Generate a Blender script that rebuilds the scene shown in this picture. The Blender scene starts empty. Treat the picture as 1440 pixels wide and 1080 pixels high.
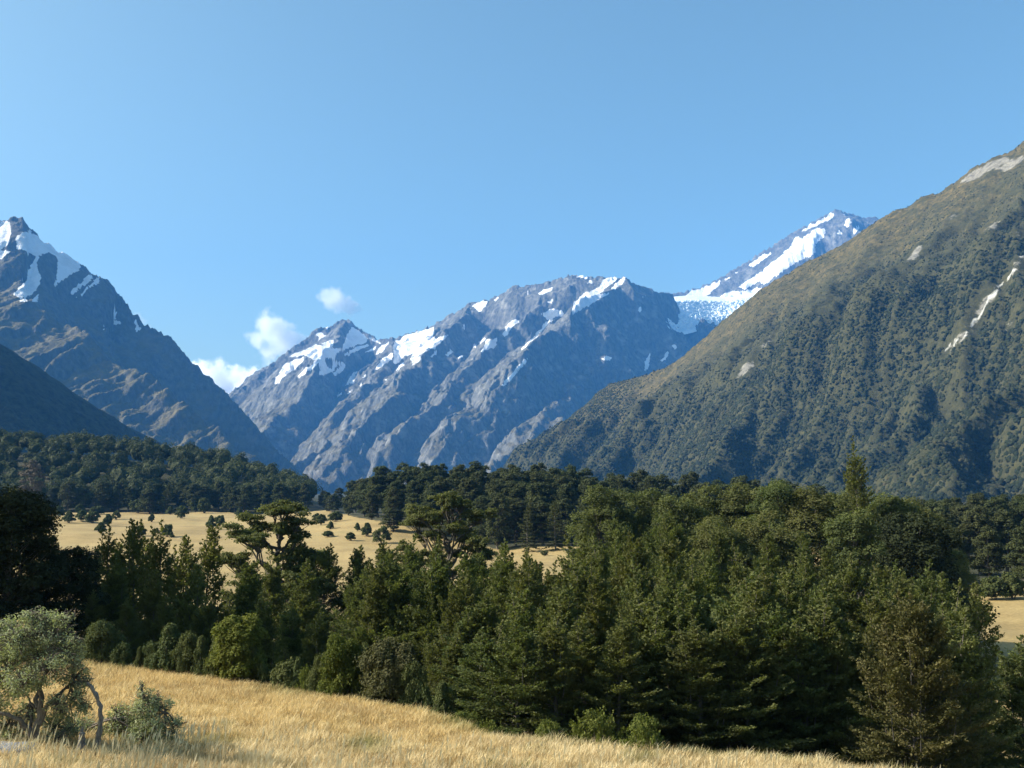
import bpy, math, random
import numpy as np
from mathutils import Vector, Matrix

# ------------------------------------------------------------------ camera, sky, sun, exposure
SC = bpy.context.scene
COL = SC.collection
CAM_Z = 18.0
PITCH = math.atan(150 / 1400.0)
SUN_EL = math.radians(33)
SUN_AZ = math.radians(-91)           # clockwise from +Y (straight ahead); -90 = from the left
SUN_DIR = Vector((math.sin(SUN_AZ) * math.cos(SUN_EL), math.cos(SUN_AZ) * math.cos(SUN_EL), math.sin(SUN_EL)))

cd = bpy.data.cameras.new('camera')
cd.lens = 35.0
cd.sensor_width = 36.0
cd.clip_start = 0.1
cd.clip_end = 60000
cam = bpy.data.objects.new('camera', cd)
COL.objects.link(cam)
cam.location = (0, 0, CAM_Z)
cam.rotation_euler = (math.pi / 2 + PITCH, 0, 0)
SC.camera = cam

W = bpy.data.worlds.new('World')
SC.world = W
W.use_nodes = True
wn = W.node_tree
bg = wn.nodes['Background']
sky = wn.nodes.new('ShaderNodeTexSky')
sky.sky_type = 'NISHITA'
sky.sun_disc = False
sky.sun_elevation = SUN_EL
sky.sun_rotation = SUN_AZ
sky.altitude = 400
sky.air_density = 1.0
sky.dust_density = 3.2
sky.ozone_density = 1.2
tint = wn.nodes.new('ShaderNodeMix')
tint.data_type = 'RGBA'; tint.blend_type = 'MULTIPLY'
tint.inputs[0].default_value = 1.0
tint.inputs[7].default_value = (0.93, 1.10, 0.91, 1)
wn.links.new(sky.outputs[0], tint.inputs[6])
wn.links.new(tint.outputs[2], bg.inputs[0])
bg.inputs[1].default_value = 0.094

sd = bpy.data.lights.new('sun', 'SUN')
sd.energy = 5.0
sd.angle = math.radians(0.53)
sd.color = (1.0, 0.93, 0.82)
sun = bpy.data.objects.new('sun', sd)
COL.objects.link(sun)
sun.rotation_euler = SUN_DIR.to_track_quat('Z', 'Y').to_euler()

SC.view_settings.view_transform = 'Standard'
SC.view_settings.look = 'None'
SC.view_settings.exposure = 1.1
SC.view_settings.gamma = 1.0
SC.view_settings.use_curve_mapping = False
SC.render.engine = 'CYCLES'
SC.cycles.use_denoising = True
SC.cycles.max_bounces = 14
SC.cycles.diffuse_bounces = 3
SC.cycles.transparent_max_bounces = 8
SC.cycles.volume_bounces = 12

# ------------------------------------------------------------------ helpers
CP, SP = math.cos(PITCH), math.sin(PITCH)


def at(px, py, Y):
    """world point seen at photo pixel (1440x1080) at ground-plan distance Y"""
    dx = (px - 720.0) / 1400.0
    v = (540.0 - py) / 1400.0
    dy = CP - SP * v
    dz = SP + CP * v
    t = Y / dy
    return np.array((dx * t, Y, CAM_Z + dz * t))


def project(P):
    x, y, z = P[..., 0], P[..., 1], P[..., 2] - CAM_Z
    d = y * CP + z * SP
    u = -y * SP + z * CP
    d = np.where(d > 1, d, 1)
    return 720 + 1400 * x / d, 540 - 1400 * u / d


def interp(x, pts):
    a = np.array(pts, float)
    return np.interp(x, a[:, 0], a[:, 1])


_pr = np.random.RandomState(7)
_perm = np.tile(_pr.permutation(512), 3)
_ga = _pr.rand(512) * 2 * np.pi
_gx, _gy = np.cos(_ga), np.sin(_ga)


def perlin(x, y):
    x = np.asarray(x, float); y = np.asarray(y, float)
    xi = np.floor(x).astype(int); yi = np.floor(y).astype(int)
    xf = x - xi; yf = y - yi
    u = xf * xf * xf * (xf * (xf * 6 - 15) + 10)
    v = yf * yf * yf * (yf * (yf * 6 - 15) + 10)

    def g(ix, iy, dx, dy):
        h = _perm[(_perm[ix & 511] + iy) & 511]
        return _gx[h] * dx + _gy[h] * dy
    a = g(xi, yi, xf, yf); b = g(xi + 1, yi, xf - 1, yf)
    c = g(xi, yi + 1, xf, yf - 1); d = g(xi + 1, yi + 1, xf - 1, yf - 1)
    return ((a + u * (b - a)) * (1 - v) + (c + u * (d - c)) * v) * 1.5


def fbm(x, y, o=4, gain=0.5):
    s, a = 0.0, 1.0
    for k in range(o):
        s = s + a * perlin(x + 17.3 * k, y - 9.1 * k)
        x, y, a = x * 2.03, y * 2.03, a * gain
    return s


def ridged(x, y, o=4, gain=0.5):
    s, a = 0.0, 1.0
    for k in range(o):
        s = s + a * (1 - 2 * np.abs(perlin(x + 31.7 * k, y + 5.3 * k)))
        x, y, a = x * 2.1, y * 2.1, a * gain
    return s


def sstep(a, b, x):
    t = np.clip((x - a) / (b - a), 0, 1)
    return t * t * (3 - 2 * t)


def mesh_np(name, verts, faces, mat=None, smooth=False, attrs=None):
    """faces: list of (n,k) integer arrays"""
    me = bpy.data.meshes.new(name)
    verts = np.asarray(verts, np.float32)
    if not isinstance(faces, (list, tuple)):
        faces = [faces]
    faces = [np.asarray(f, np.int32) for f in faces if len(f)]
    nl = sum(f.size for f in faces); nf = sum(len(f) for f in faces)
    me.vertices.add(len(verts)); me.loops.add(nl); me.polygons.add(nf)
    me.vertices.foreach_set('co', verts.ravel())
    me.loops.foreach_set('vertex_index', np.concatenate([f.ravel() for f in faces]))
    st, o = [], 0
    for f in faces:
        st.append(o + np.arange(len(f), dtype=np.int32) * f.shape[1]); o += f.size
    me.polygons.foreach_set('loop_start', np.concatenate(st))
    me.update(calc_edges=True)
    me.polygons.foreach_set('use_smooth', np.full(nf, bool(smooth)))
    for k, v in (attrs or {}).items():
        at_ = me.attributes.new(k, 'FLOAT', 'POINT')
        at_.data.foreach_set('value', np.asarray(v, np.float32).ravel())
    if mat:
        me.materials.append(mat)
    me.update()
    return me


def link(name, me, parent=None, loc=None, rz=0.0, sc=None):
    o = bpy.data.objects.new(name, me)
    COL.objects.link(o)
    if parent is not None:
        o.parent = parent
    if loc is not None:
        o.location = [float(q) for q in loc]
    if rz:
        o.rotation_euler = (0, 0, rz)
    if sc is not None:
        o.scale = sc if hasattr(sc, '__len__') else (sc, sc, sc)
    return o


def tag(o, label=None, cat=None, group=None, kind=None):
    if label: o['label'] = label
    if cat: o['category'] = cat
    if group: o['group'] = group
    if kind: o['kind'] = kind
    return o


def grid_faces(nu, nv):
    i = np.arange(nu - 1)[:, None]; j = np.arange(nv - 1)[None, :]
    a = (i * nv + j).ravel()
    return np.stack([a, a + nv, a + nv + 1, a + 1], 1)


# ------------------------------------------------------------------ materials
def new_mat(name):
    m = bpy.data.materials.new(name)
    m.use_nodes = True
    nt = m.node_tree
    b = nt.nodes['Principled BSDF']
    b.inputs['Specular IOR Level'].default_value = 0.25
    b.inputs['Roughness'].default_value = 0.85
    return m, nt, b


def N(nt, t, **kw):
    n = nt.nodes.new(t)
    for k, v in kw.items():
        setattr(n, k, v)
    return n


def coords(nt, scale=1.0, obj=True):
    tc = N(nt, 'ShaderNodeTexCoord')
    mp = N(nt, 'ShaderNodeMapping')
    s = scale if hasattr(scale, '__len__') else (scale,) * 3
    mp.inputs['Scale'].default_value = s
    nt.links.new(tc.outputs['Object'], mp.inputs['Vector'])
    return mp.outputs[0]


def noise(nt, vec, scale=5.0, detail=5.0, rough=0.55, dist=0.0):
    n = N(nt, 'ShaderNodeTexNoise')
    n.inputs['Scale'].default_value = scale
    n.inputs['Detail'].default_value = detail
    n.inputs['Roughness'].default_value = rough
    n.inputs['Distortion'].default_value = dist
    if vec is not None:
        nt.links.new(vec, n.inputs['Vector'])
    return n.outputs['Fac']


def ramp(nt, fac, stops):
    r = N(nt, 'ShaderNodeValToRGB')
    e = r.color_ramp.elements
    while len(e) < len(stops):
        e.new(0.5)
    for k, (p, c) in enumerate(stops):
        e[k].position = p
        e[k].color = (c[0], c[1], c[2], 1) if hasattr(c, '__len__') else (c, c, c, 1)
    nt.links.new(fac, r.inputs[0])
    return r.outputs[0]


def mixc(nt, fac, a, b, mode='MIX'):
    m = N(nt, 'ShaderNodeMix', data_type='RGBA', blend_type=mode)
    for s, v in ((m.inputs[0], fac), (m.inputs[6], a), (m.inputs[7], b)):
        if isinstance(v, bpy.types.NodeSocket):
            nt.links.new(v, s)
        elif hasattr(v, '__len__'):
            s.default_value = (v[0], v[1], v[2], 1)
        else:
            s.default_value = v
    return m.outputs[2]


def math_n(nt, op, a, b=None, clamp=False):
    m = N(nt, 'ShaderNodeMath', operation=op, use_clamp=clamp)
    for s, v in zip(m.inputs, (a, b)):
        if v is None:
            continue
        if isinstance(v, bpy.types.NodeSocket):
            nt.links.new(v, s)
        else:
            s.default_value = v
    return m.outputs[0]


def attr(nt, name):
    a = N(nt, 'ShaderNodeAttribute', attribute_name=name)
    return a.outputs['Fac']


def bump(nt, b, h, strength=0.5, dist=1.0):
    bp = N(nt, 'ShaderNodeBump')
    bp.inputs['Strength'].default_value = strength
    bp.inputs['Distance'].default_value = dist
    nt.links.new(h, bp.inputs['Height'])
    nt.links.new(bp.outputs[0], b.inputs['Normal'])


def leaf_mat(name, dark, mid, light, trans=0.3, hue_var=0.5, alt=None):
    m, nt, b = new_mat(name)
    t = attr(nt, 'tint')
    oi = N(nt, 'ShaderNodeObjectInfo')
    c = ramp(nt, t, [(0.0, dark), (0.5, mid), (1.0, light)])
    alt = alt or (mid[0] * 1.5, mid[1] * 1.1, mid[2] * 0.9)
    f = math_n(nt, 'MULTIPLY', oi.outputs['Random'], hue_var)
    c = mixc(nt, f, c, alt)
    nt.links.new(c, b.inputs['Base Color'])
    b.inputs['Roughness'].default_value = 0.75
    b.inputs['Specular IOR Level'].default_value = 0.1
    tr = N(nt, 'ShaderNodeBsdfTranslucent')
    nt.links.new(mixc(nt, 1.0, c, (1.25, 1.35, 0.6), 'MULTIPLY'), tr.inputs[0])
    ms = N(nt, 'ShaderNodeMixShader')
    ms.inputs[0].default_value = trans
    nt.links.new(b.outputs[0], ms.inputs[1]); nt.links.new(tr.outputs[0], ms.inputs[2])
    nt.links.new(ms.outputs[0], nt.nodes['Material Output'].inputs['Surface'])
    return m


def bark_mat(name, a, b_):
    m, nt, b = new_mat(name)
    v = coords(nt, (6, 6, 1.5))
    n = noise(nt, v, 3.0, 6, 0.65)
    nt.links.new(ramp(nt, n, [(0.3, a), (0.7, b_)]), b.inputs['Base Color'])
    bump(nt, b, n, 0.6, 0.03)
    return m


M_BEECH = leaf_mat('beech_leaves', (0.045, 0.061, 0.025), (0.090, 0.112, 0.041), (0.175, 0.186, 0.066), 0.36, 0.75, (0.118, 0.112, 0.040))
M_BEECHDARK = leaf_mat('shaded_beech_leaves', (0.015, 0.021, 0.010), (0.026, 0.034, 0.015), (0.045, 0.052, 0.02), 0.15, 0.3)  # beech leaves with the shade put into a darker leaf colour
M_FOREST = leaf_mat('forest_leaves', (0.030, 0.040, 0.017), (0.052, 0.066, 0.026), (0.10, 0.11, 0.042), 0.2, 0.5, (0.075, 0.072, 0.032))
M_BROWNBEECH = leaf_mat('bronze_leaves', (0.040, 0.047, 0.019), (0.085, 0.084, 0.032), (0.155, 0.135, 0.058), 0.25, 0.2)
M_GREYTREE = leaf_mat('grey_twig_leaves', (0.06, 0.055, 0.045), (0.10, 0.09, 0.075), (0.15, 0.135, 0.11), 0.1, 0.2)
M_YELLOWBUSH = leaf_mat('yellow_green_leaves', (0.045, 0.062, 0.013), (0.095, 0.112, 0.022), (0.175, 0.178, 0.038), 0.3, 0.15)
M_BUSH = leaf_mat('bush_leaves', (0.036, 0.05, 0.02), (0.07, 0.09, 0.033), (0.13, 0.145, 0.052), 0.2, 0.4)
M_DULLBUSH = leaf_mat('dull_bush_leaves', (0.042, 0.047, 0.02), (0.09, 0.088, 0.038), (0.16, 0.148, 0.066), 0.25, 0.2)
M_BROOM = leaf_mat('broom_leaves', (0.045, 0.058, 0.013), (0.09, 0.108, 0.024), (0.165, 0.18, 0.05), 0.3, 0.2)
M_MATA = leaf_mat('thorn_leaves', (0.15, 0.165, 0.09), (0.30, 0.32, 0.185), (0.48, 0.50, 0.31), 0.3, 0.0)
M_BARK = bark_mat('bark', (0.06, 0.05, 0.04), (0.16, 0.14, 0.115))
M_TWIG = bark_mat('grey_twigs', (0.07, 0.055, 0.042), (0.20, 0.17, 0.14))
M_DEAD = bark_mat('weathered_wood', (0.05, 0.045, 0.04), (0.26, 0.24, 0.215))


# ------------------------------------------------------------------ terrain: valley ground
EDGE_PX = [(-400, 838), (-150, 868), (0, 893), (110, 918), (200, 930), (300, 946), (400, 962), (500, 977), (600, 994), (650, 1008),
           (690, 1030), (760, 1036), (900, 1047), (1050, 1058), (1200, 1074), (1320, 1090), (1440, 1108), (1700, 1140)]


def terrace_plane(x, y):
    xx = 60 * np.tanh(np.asarray(x) / 60.0)
    yy = np.clip(y, -40, 90)
    return CAM_Z - 4.2 - 0.105 * yy - 0.06 * xx


_ex, _ey = [], []
for (px, py) in EDGE_PX:
    lo, hi = 5.0, 120.0
    for _ in range(50):
        mid = 0.5 * (lo + hi)
        p = at(px, py + 8, mid)
        if p[2] > terrace_plane(p[0], p[1]): lo = mid
        else: hi = mid
    p = at(px, py, lo)
    _ex.append(p[0]); _ey.append(p[1])
_ex, _ey = np.array(_ex), np.array(_ey)
_o = np.argsort(_ex)
_ex, _ey = _ex[_o], _ey[_o]


def edge_y(x):
    return np.interp(x, _ex, _ey)


HILL = [(-1400, 75), (-700, 62), (-401, 48), (-346, 46), (-290, 40), (-234, 32), (-189, 19), (-160, 6), (-140, 0), (100, 0)]


def valley_z(x, y):
    x = np.asarray(x, float); y = np.asarray(y, float)
    v = np.clip((y - 230) * 0.012, 0, 5)
    r = np.where(y > 300, x / np.maximum(y, 1) * 780, x)
    hill = 0.92 * interp(r, HILL) * sstep(640, 800, y) * (1 - sstep(1100, 1600, y))
    md = 7 * np.exp(-((x + 15) / 60) ** 2) * sstep(300, 400, y) * (1 - sstep(520, 700, y))
    return v + hill + md + 1.3 * fbm(x / 45, y / 70, 4) * sstep(60, 120, y)


def ground_z(x, y):
    x = np.asarray(x, float); y = np.asarray(y, float)
    T = terrace_plane(x, y)
    b = y - edge_y(x)
    T = T + 0.22 * fbm(x / 9, y / 9, 3) * sstep(0, 6, -b) + 0.05 * fbm(x / 1.6 + 5, y / 1.6, 2)
    bb = np.maximum(b + 0.6, 0)
    drop = 0.62 * (np.sqrt(bb * bb + 1.5 * 1.5) - 1.5)
    T = T - drop
    V = valley_z(x, y)
    k = 1.2
    return np.where(T - V > 8 * k, T, V + k * np.log1p(np.exp(np.clip((T - V) / k, -30, 30))))


def build_ground():
    nr = 460
    r = 0.6 * (14500 / 0.6) ** (np.linspace(0, 1, nr) ** 0.86)
    a1 = np.radians(np.linspace(-42, 42, 420))
    a2 = np.radians(np.linspace(42, 318, 90))[1:-1]
    a = np.concatenate([a1, a2])
    na = len(a)
    R, A = np.meshgrid(r, a, indexing='ij')
    x = R * np.sin(A); y = R * np.cos(A)
    z = ground_z(x, y)
    vs = np.stack([x, y, z], -1).reshape(-1, 3)
    i = np.arange(nr - 1)[:, None]; j = np.arange(na)[None, :]
    jn = (j + 1) % na
    f = np.stack([(i * na + j + 0 * jn).ravel(), (i * na + jn).ravel(), ((i + 1) * na + jn).ravel(), ((i + 1) * na + j + 0 * jn).ravel()], 1)[:, ::-1]
    vs = np.vstack([vs, [[0, 0, float(ground_z(0.0, 0.0))]]])
    c = len(vs) - 1
    tri = np.stack([np.full(na, c), (np.arange(na) + 1) % na, np.arange(na)], 1)
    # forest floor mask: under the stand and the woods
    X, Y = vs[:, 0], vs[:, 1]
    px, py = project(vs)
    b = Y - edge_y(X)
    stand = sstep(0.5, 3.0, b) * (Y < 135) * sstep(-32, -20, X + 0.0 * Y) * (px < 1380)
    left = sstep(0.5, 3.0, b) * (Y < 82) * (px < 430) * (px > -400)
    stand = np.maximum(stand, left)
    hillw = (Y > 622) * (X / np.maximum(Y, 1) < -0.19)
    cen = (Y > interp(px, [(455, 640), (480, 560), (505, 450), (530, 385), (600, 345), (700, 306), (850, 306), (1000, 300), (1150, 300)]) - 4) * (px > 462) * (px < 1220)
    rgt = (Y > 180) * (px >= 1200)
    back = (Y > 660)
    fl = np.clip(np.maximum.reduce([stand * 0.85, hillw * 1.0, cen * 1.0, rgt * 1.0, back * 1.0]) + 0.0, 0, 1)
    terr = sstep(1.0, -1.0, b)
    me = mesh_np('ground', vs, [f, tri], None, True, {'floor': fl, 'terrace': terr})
    m, nt, bs = new_mat('dry_grass_ground')
    v = coords(nt, 1.0)
    n1 = noise(nt, coords(nt, (0.02, 0.035, 0.02)), 1.0, 8, 0.68)
    n2 = noise(nt, v, 1.7, 6, 0.7)
    far = ramp(nt, n1, [(0.33, (0.15, 0.115, 0.045)), (0.45, (0.29, 0.20, 0.078)), (0.55, (0.40, 0.285, 0.115)), (0.63, (0.30, 0.235, 0.10)), (0.72, (0.20, 0.18, 0.075))])
    far = mixc(nt, 0.5, far, ramp(nt, n2, [(0.3, (0.15, 0.105, 0.04)), (0.7, (0.46, 0.335, 0.15))]))
    near = ramp(nt, n2, [(0.3, (0.15, 0.10, 0.04)), (0.7, (0.36, 0.24, 0.09))])
    c = mixc(nt, attr(nt, 'terrace'), far, near)
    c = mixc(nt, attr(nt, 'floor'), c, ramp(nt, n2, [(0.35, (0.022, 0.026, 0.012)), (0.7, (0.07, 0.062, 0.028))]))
    nt.links.new(c, bs.inputs['Base Color'])
    bump(nt, bs, n2, 0.6, 0.2)
    me.materials.append(m)
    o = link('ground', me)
    tag(o, 'dry golden grass valley floor and foreground terrace', None, None, 'structure')


build_ground()


# ------------------------------------------------------------------ mountains
def ridge3(pts):
    return np.array([at(*p) for p in pts])


def spur3(pts, reach=3.0, D=3600.0):
    y0 = pts[0][2]
    return ridge3([(px, py, max(y0 - D * (1 - math.exp(-reach * (y0 - y) / D)), 5500 if px < 520 else 4400)) for px, py, y in pts])


def roof(X, Y, ridges):
    """ridges: list of (pts Nx3, slope on the left of travel, slope on the right). Returns height, distance to the first ridge, rib arc"""
    Z = np.full(X.shape, -1e9)
    D0 = None
    for (P, sl, sr) in ridges:
        bd = np.full(X.shape, 1e18); bz = np.zeros(X.shape); bs = np.zeros(X.shape)
        for k in range(len(P) - 1):
            a, b = P[k], P[k + 1]
            ex, ey = b[0] - a[0], b[1] - a[1]
            L2 = ex * ex + ey * ey + 1e-9
            t = np.clip(((X - a[0]) * ex + (Y - a[1]) * ey) / L2, 0, 1)
            qx, qy = a[0] + t * ex, a[1] + t * ey
            d = np.hypot(X - qx, Y - qy)
            side = (ex * (Y - a[1]) - ey * (X - a[0])) > 0
            m = d < bd - 1e-6
            bd = np.where(m, d, bd); bz = np.where(m, a[2] + t * (b[2] - a[2]), bz); bs = np.where(m, side, bs)
        far = 0.0
        if isinstance(sr, tuple):
            sr, brk, sfar = sr
            far = np.where(bs > 0.5, 0.0, np.maximum(bd - brk * (1 + 0.5 * perlin(X / 350, Y / 350)), 0) * (sfar - sr))
        s = np.where(bs > 0.5, sl, sr)
        s = s * (1 + 0.18 * perlin(X / 420 + 3, Y / 420))
        z = bz - s * bd - far
        k = 22.0
        dlt = np.abs(Z - z)
        Z = np.maximum(Z, z) + np.where(dlt < k * 3, 0.0, 0.0)
        if D0 is None:
            D0 = bd
    return Z, D0


def in_poly(px, py, poly):
    p = np.array(poly, float)
    m = np.zeros(px.shape, bool)
    bb = (px > p[:, 0].min() - 1) & (px < p[:, 0].max() + 1) & (py > p[:, 1].min() - 1) & (py < p[:, 1].max() + 1)
    idx = np.nonzero(bb)
    if len(idx[0]) == 0:
        return m
    x, y = px[idx], py[idx]
    c = np.zeros(x.shape, bool)
    j = len(p) - 1
    for i in range(len(p)):
        xi, yi = p[i]; xj, yj = p[j]
        if yi != yj:
            c ^= ((yi > y) != (yj > y)) & (x < (xj - xi) * (y - yi) / (yj - yi) + xi)
        j = i
    m[idx] = c
    return m


def crop(ox, oy, s, polys):
    return [[(ox + x / s, oy + y / s) for x, y in p] for p in polys]


def blur(a, n=1):
    for _ in range(n):
        b = np.pad(a, 1, mode='edge')
        a = (b[1:-1, 1:-1] * 4 + b[:-2, 1:-1] * 2 + b[2:, 1:-1] * 2 + b[1:-1, :-2] * 2 + b[1:-1, 2:] * 2 + b[:-2, :-2] + b[2:, 2:] + b[:-2, 2:] + b[2:, :-2]) / 16
    return a


def mountain(name, x0, x1, y0, y1, step, ridges, rib_dir, rib_w, rib_amp, fine, snow_polys, mat, label, extra=None, jag=0.0, warp=80, streak=0):
    nx = int((x1 - x0) / step) + 1; ny = int((y1 - y0) / step) + 1
    X, Y = np.meshgrid(np.linspace(x0, x1, nx), np.linspace(y0, y1, ny), indexing='ij')
    wx = X + warp * fbm(X / 420, Y / 420, 4); wy = Y + warp * fbm(X / 420 + 40, Y / 420, 4)
    ramp_w = None
    Z, D = roof(X, Y, ridges)
    # use the warped plan away from the crest so spurs wander
    Zw, _ = roof(wx, wy, ridges)
    f = sstep(40, 400, D)
    Z = Z * (1 - f) + Zw * f
    th = math.atan2(rib_dir[1], rib_dir[0])
    q = -wx * math.sin(th) + wy * math.cos(th)
    p = wx * math.cos(th) + wy * math.sin(th)
    g = sstep(15, 420, D) * (0.55 + 0.45 * sstep(-0.3, 0.5, fbm(X / 900 + 9, Y / 900, 2)))
    Z = Z + rib_amp * g * (ridged(q / rib_w, p / (rib_w * 5.5), 4, 0.5) - 0.4)
    Z = Z + 0.42 * rib_amp * g * (ridged(q / (rib_w * 0.33) + 7, p / (rib_w * 1.3), 4, 0.62) - 0.3)
    Z = Z + fine * (0.35 + 0.65 * sstep(0, 200, D)) * fbm(X / 90, Y / 90, 4, 0.6)
    if jag:
        Z = Z + jag * np.exp(-(D / 40) ** 2) * (ridged(X / 55, Y / 55, 3, 0.6) - 0.5)
    if extra is not None:
        Z = extra(X, Y, Z, D)
    Z = np.maximum(Z, -60)
    P = np.stack([X, Y, Z], -1)
    px, py = project(P)
    wpx = px + 1.6 * fbm(X / 45, Z / 45, 3); wpy = py + 1.6 * fbm(X / 45 + 7, Z / 45, 3)
    snow = np.zeros(X.shape)
    for poly in snow_polys:
        snow[in_poly(wpx, wpy, poly)] = 1
    if streak:
        sm = (ridged(q / 75 + 3, p / 420, 3, 0.6) < -0.55) & (fbm(X / 300 + 2, Y / 300, 3) > -0.1) & (D > 12) & (D < streak) & (Z > 1050) & (px > 375) & (px < 800)
        snow[sm] = np.maximum(snow[sm], 0.9)
    snow = snow * 0.6 + 0.4 * blur(snow, 1)
    dzx, dzy = np.gradient(Z, step)
    steep = np.hypot(dzx, dzy)
    keep = (Z > -59).ravel()
    fc = grid_faces(nx, ny)
    fc = fc[keep[fc].any(1)]
    me = mesh_np(name, P.reshape(-1, 3), fc, mat, True,
                 {'snow': snow, 'steep': blur(steep, 1), 'alt': Z / 1000.0, 'px': px / 1440, 'crest': np.clip(D / 1000, 0, 5)})
    o = link(name, me)
    tag(o, label, None, None, 'structure')
    return X, Y, Z, px, py


def rock_mat(name, rock_a, rock_b, veg, veg_top, veg_soft, steep0, steep1, nscale=0.01, pale=None):
    m, nt, b = new_mat(name)
    v = coords(nt, 1.0)
    n1 = noise(nt, v, nscale, 8, 0.62)
    n2 = noise(nt, coords(nt, (1, 1, 0.35)), nscale * 4, 6, 0.65)
    rock = ramp(nt, n2, [(0.32, rock_a), (0.68, rock_b)])
    if pale:
        rock = mixc(nt, ramp(nt, n1, [(0.52, 0.0), (0.68, 1.0)]), rock, pale)
    vg = ramp(nt, n1, [(0.35, veg[0]), (0.65, veg[1])])
    # grass holds on gentler ground below the tree line of the rock
    a = math_n(nt, 'ADD', attr(nt, 'alt'), math_n(nt, 'MULTIPLY', math_n(nt, 'SUBTRACT', n1, 0.5), 0.9))
    fa = N(nt, 'ShaderNodeMapRange'); fa.interpolation_type = 'SMOOTHSTEP'
    fa.inputs[1].default_value = veg_top - veg_soft; fa.inputs[2].default_value = veg_top + veg_soft
    fa.inputs[3].default_value = 1; fa.inputs[4].default_value = 0
    nt.links.new(a, fa.inputs[0])
    fs = N(nt, 'ShaderNodeMapRange'); fs.interpolation_type = 'SMOOTHSTEP'
    fs.inputs[1].default_value = steep0; fs.inputs[2].default_value = steep1
    fs.inputs[3].default_value = 1; fs.inputs[4].default_value = 0
    nt.links.new(math_n(nt, 'ADD', attr(nt, 'steep'), math_n(nt, 'MULTIPLY', math_n(nt, 'SUBTRACT', n2, 0.5), 0.8)), fs.inputs[0])
    c = mixc(nt, math_n(nt, 'MULTIPLY', fa.outputs[0], fs.outputs[0]), rock, vg)
    s = math_n(nt, 'ADD', attr(nt, 'snow'), math_n(nt, 'MULTIPLY', math_n(nt, 'SUBTRACT', n2, 0.5), 0.5))
    s = ramp(nt, s, [(0.38, 0.0), (0.58, 1.0)])
    c = mixc(nt, s, c, ramp(nt, n1, [(0.3, (0.70, 0.70, 0.70)), (0.55, (0.88, 0.88, 0.885))]))
    nt.links.new(c, b.inputs['Base Color'])
    bump(nt, b, n2, 0.9, 16.0)
    return m


M_ROCK = rock_mat('alpine_rock', (0.052, 0.055, 0.052), (0.172, 0.168, 0.146), ((0.07, 0.066, 0.035), (0.13, 0.108, 0.055)), 0.8, 0.35, 0.7, 1.6, 0.012, (0.26, 0.25, 0.22))
M_ROCK2 = rock_mat('tussock_rock', (0.045, 0.048, 0.044), (0.14, 0.135, 0.115), ((0.07, 0.066, 0.03), (0.145, 0.118, 0.052)), 1.05, 0.3, 0.8, 1.8, 0.012)

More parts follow.
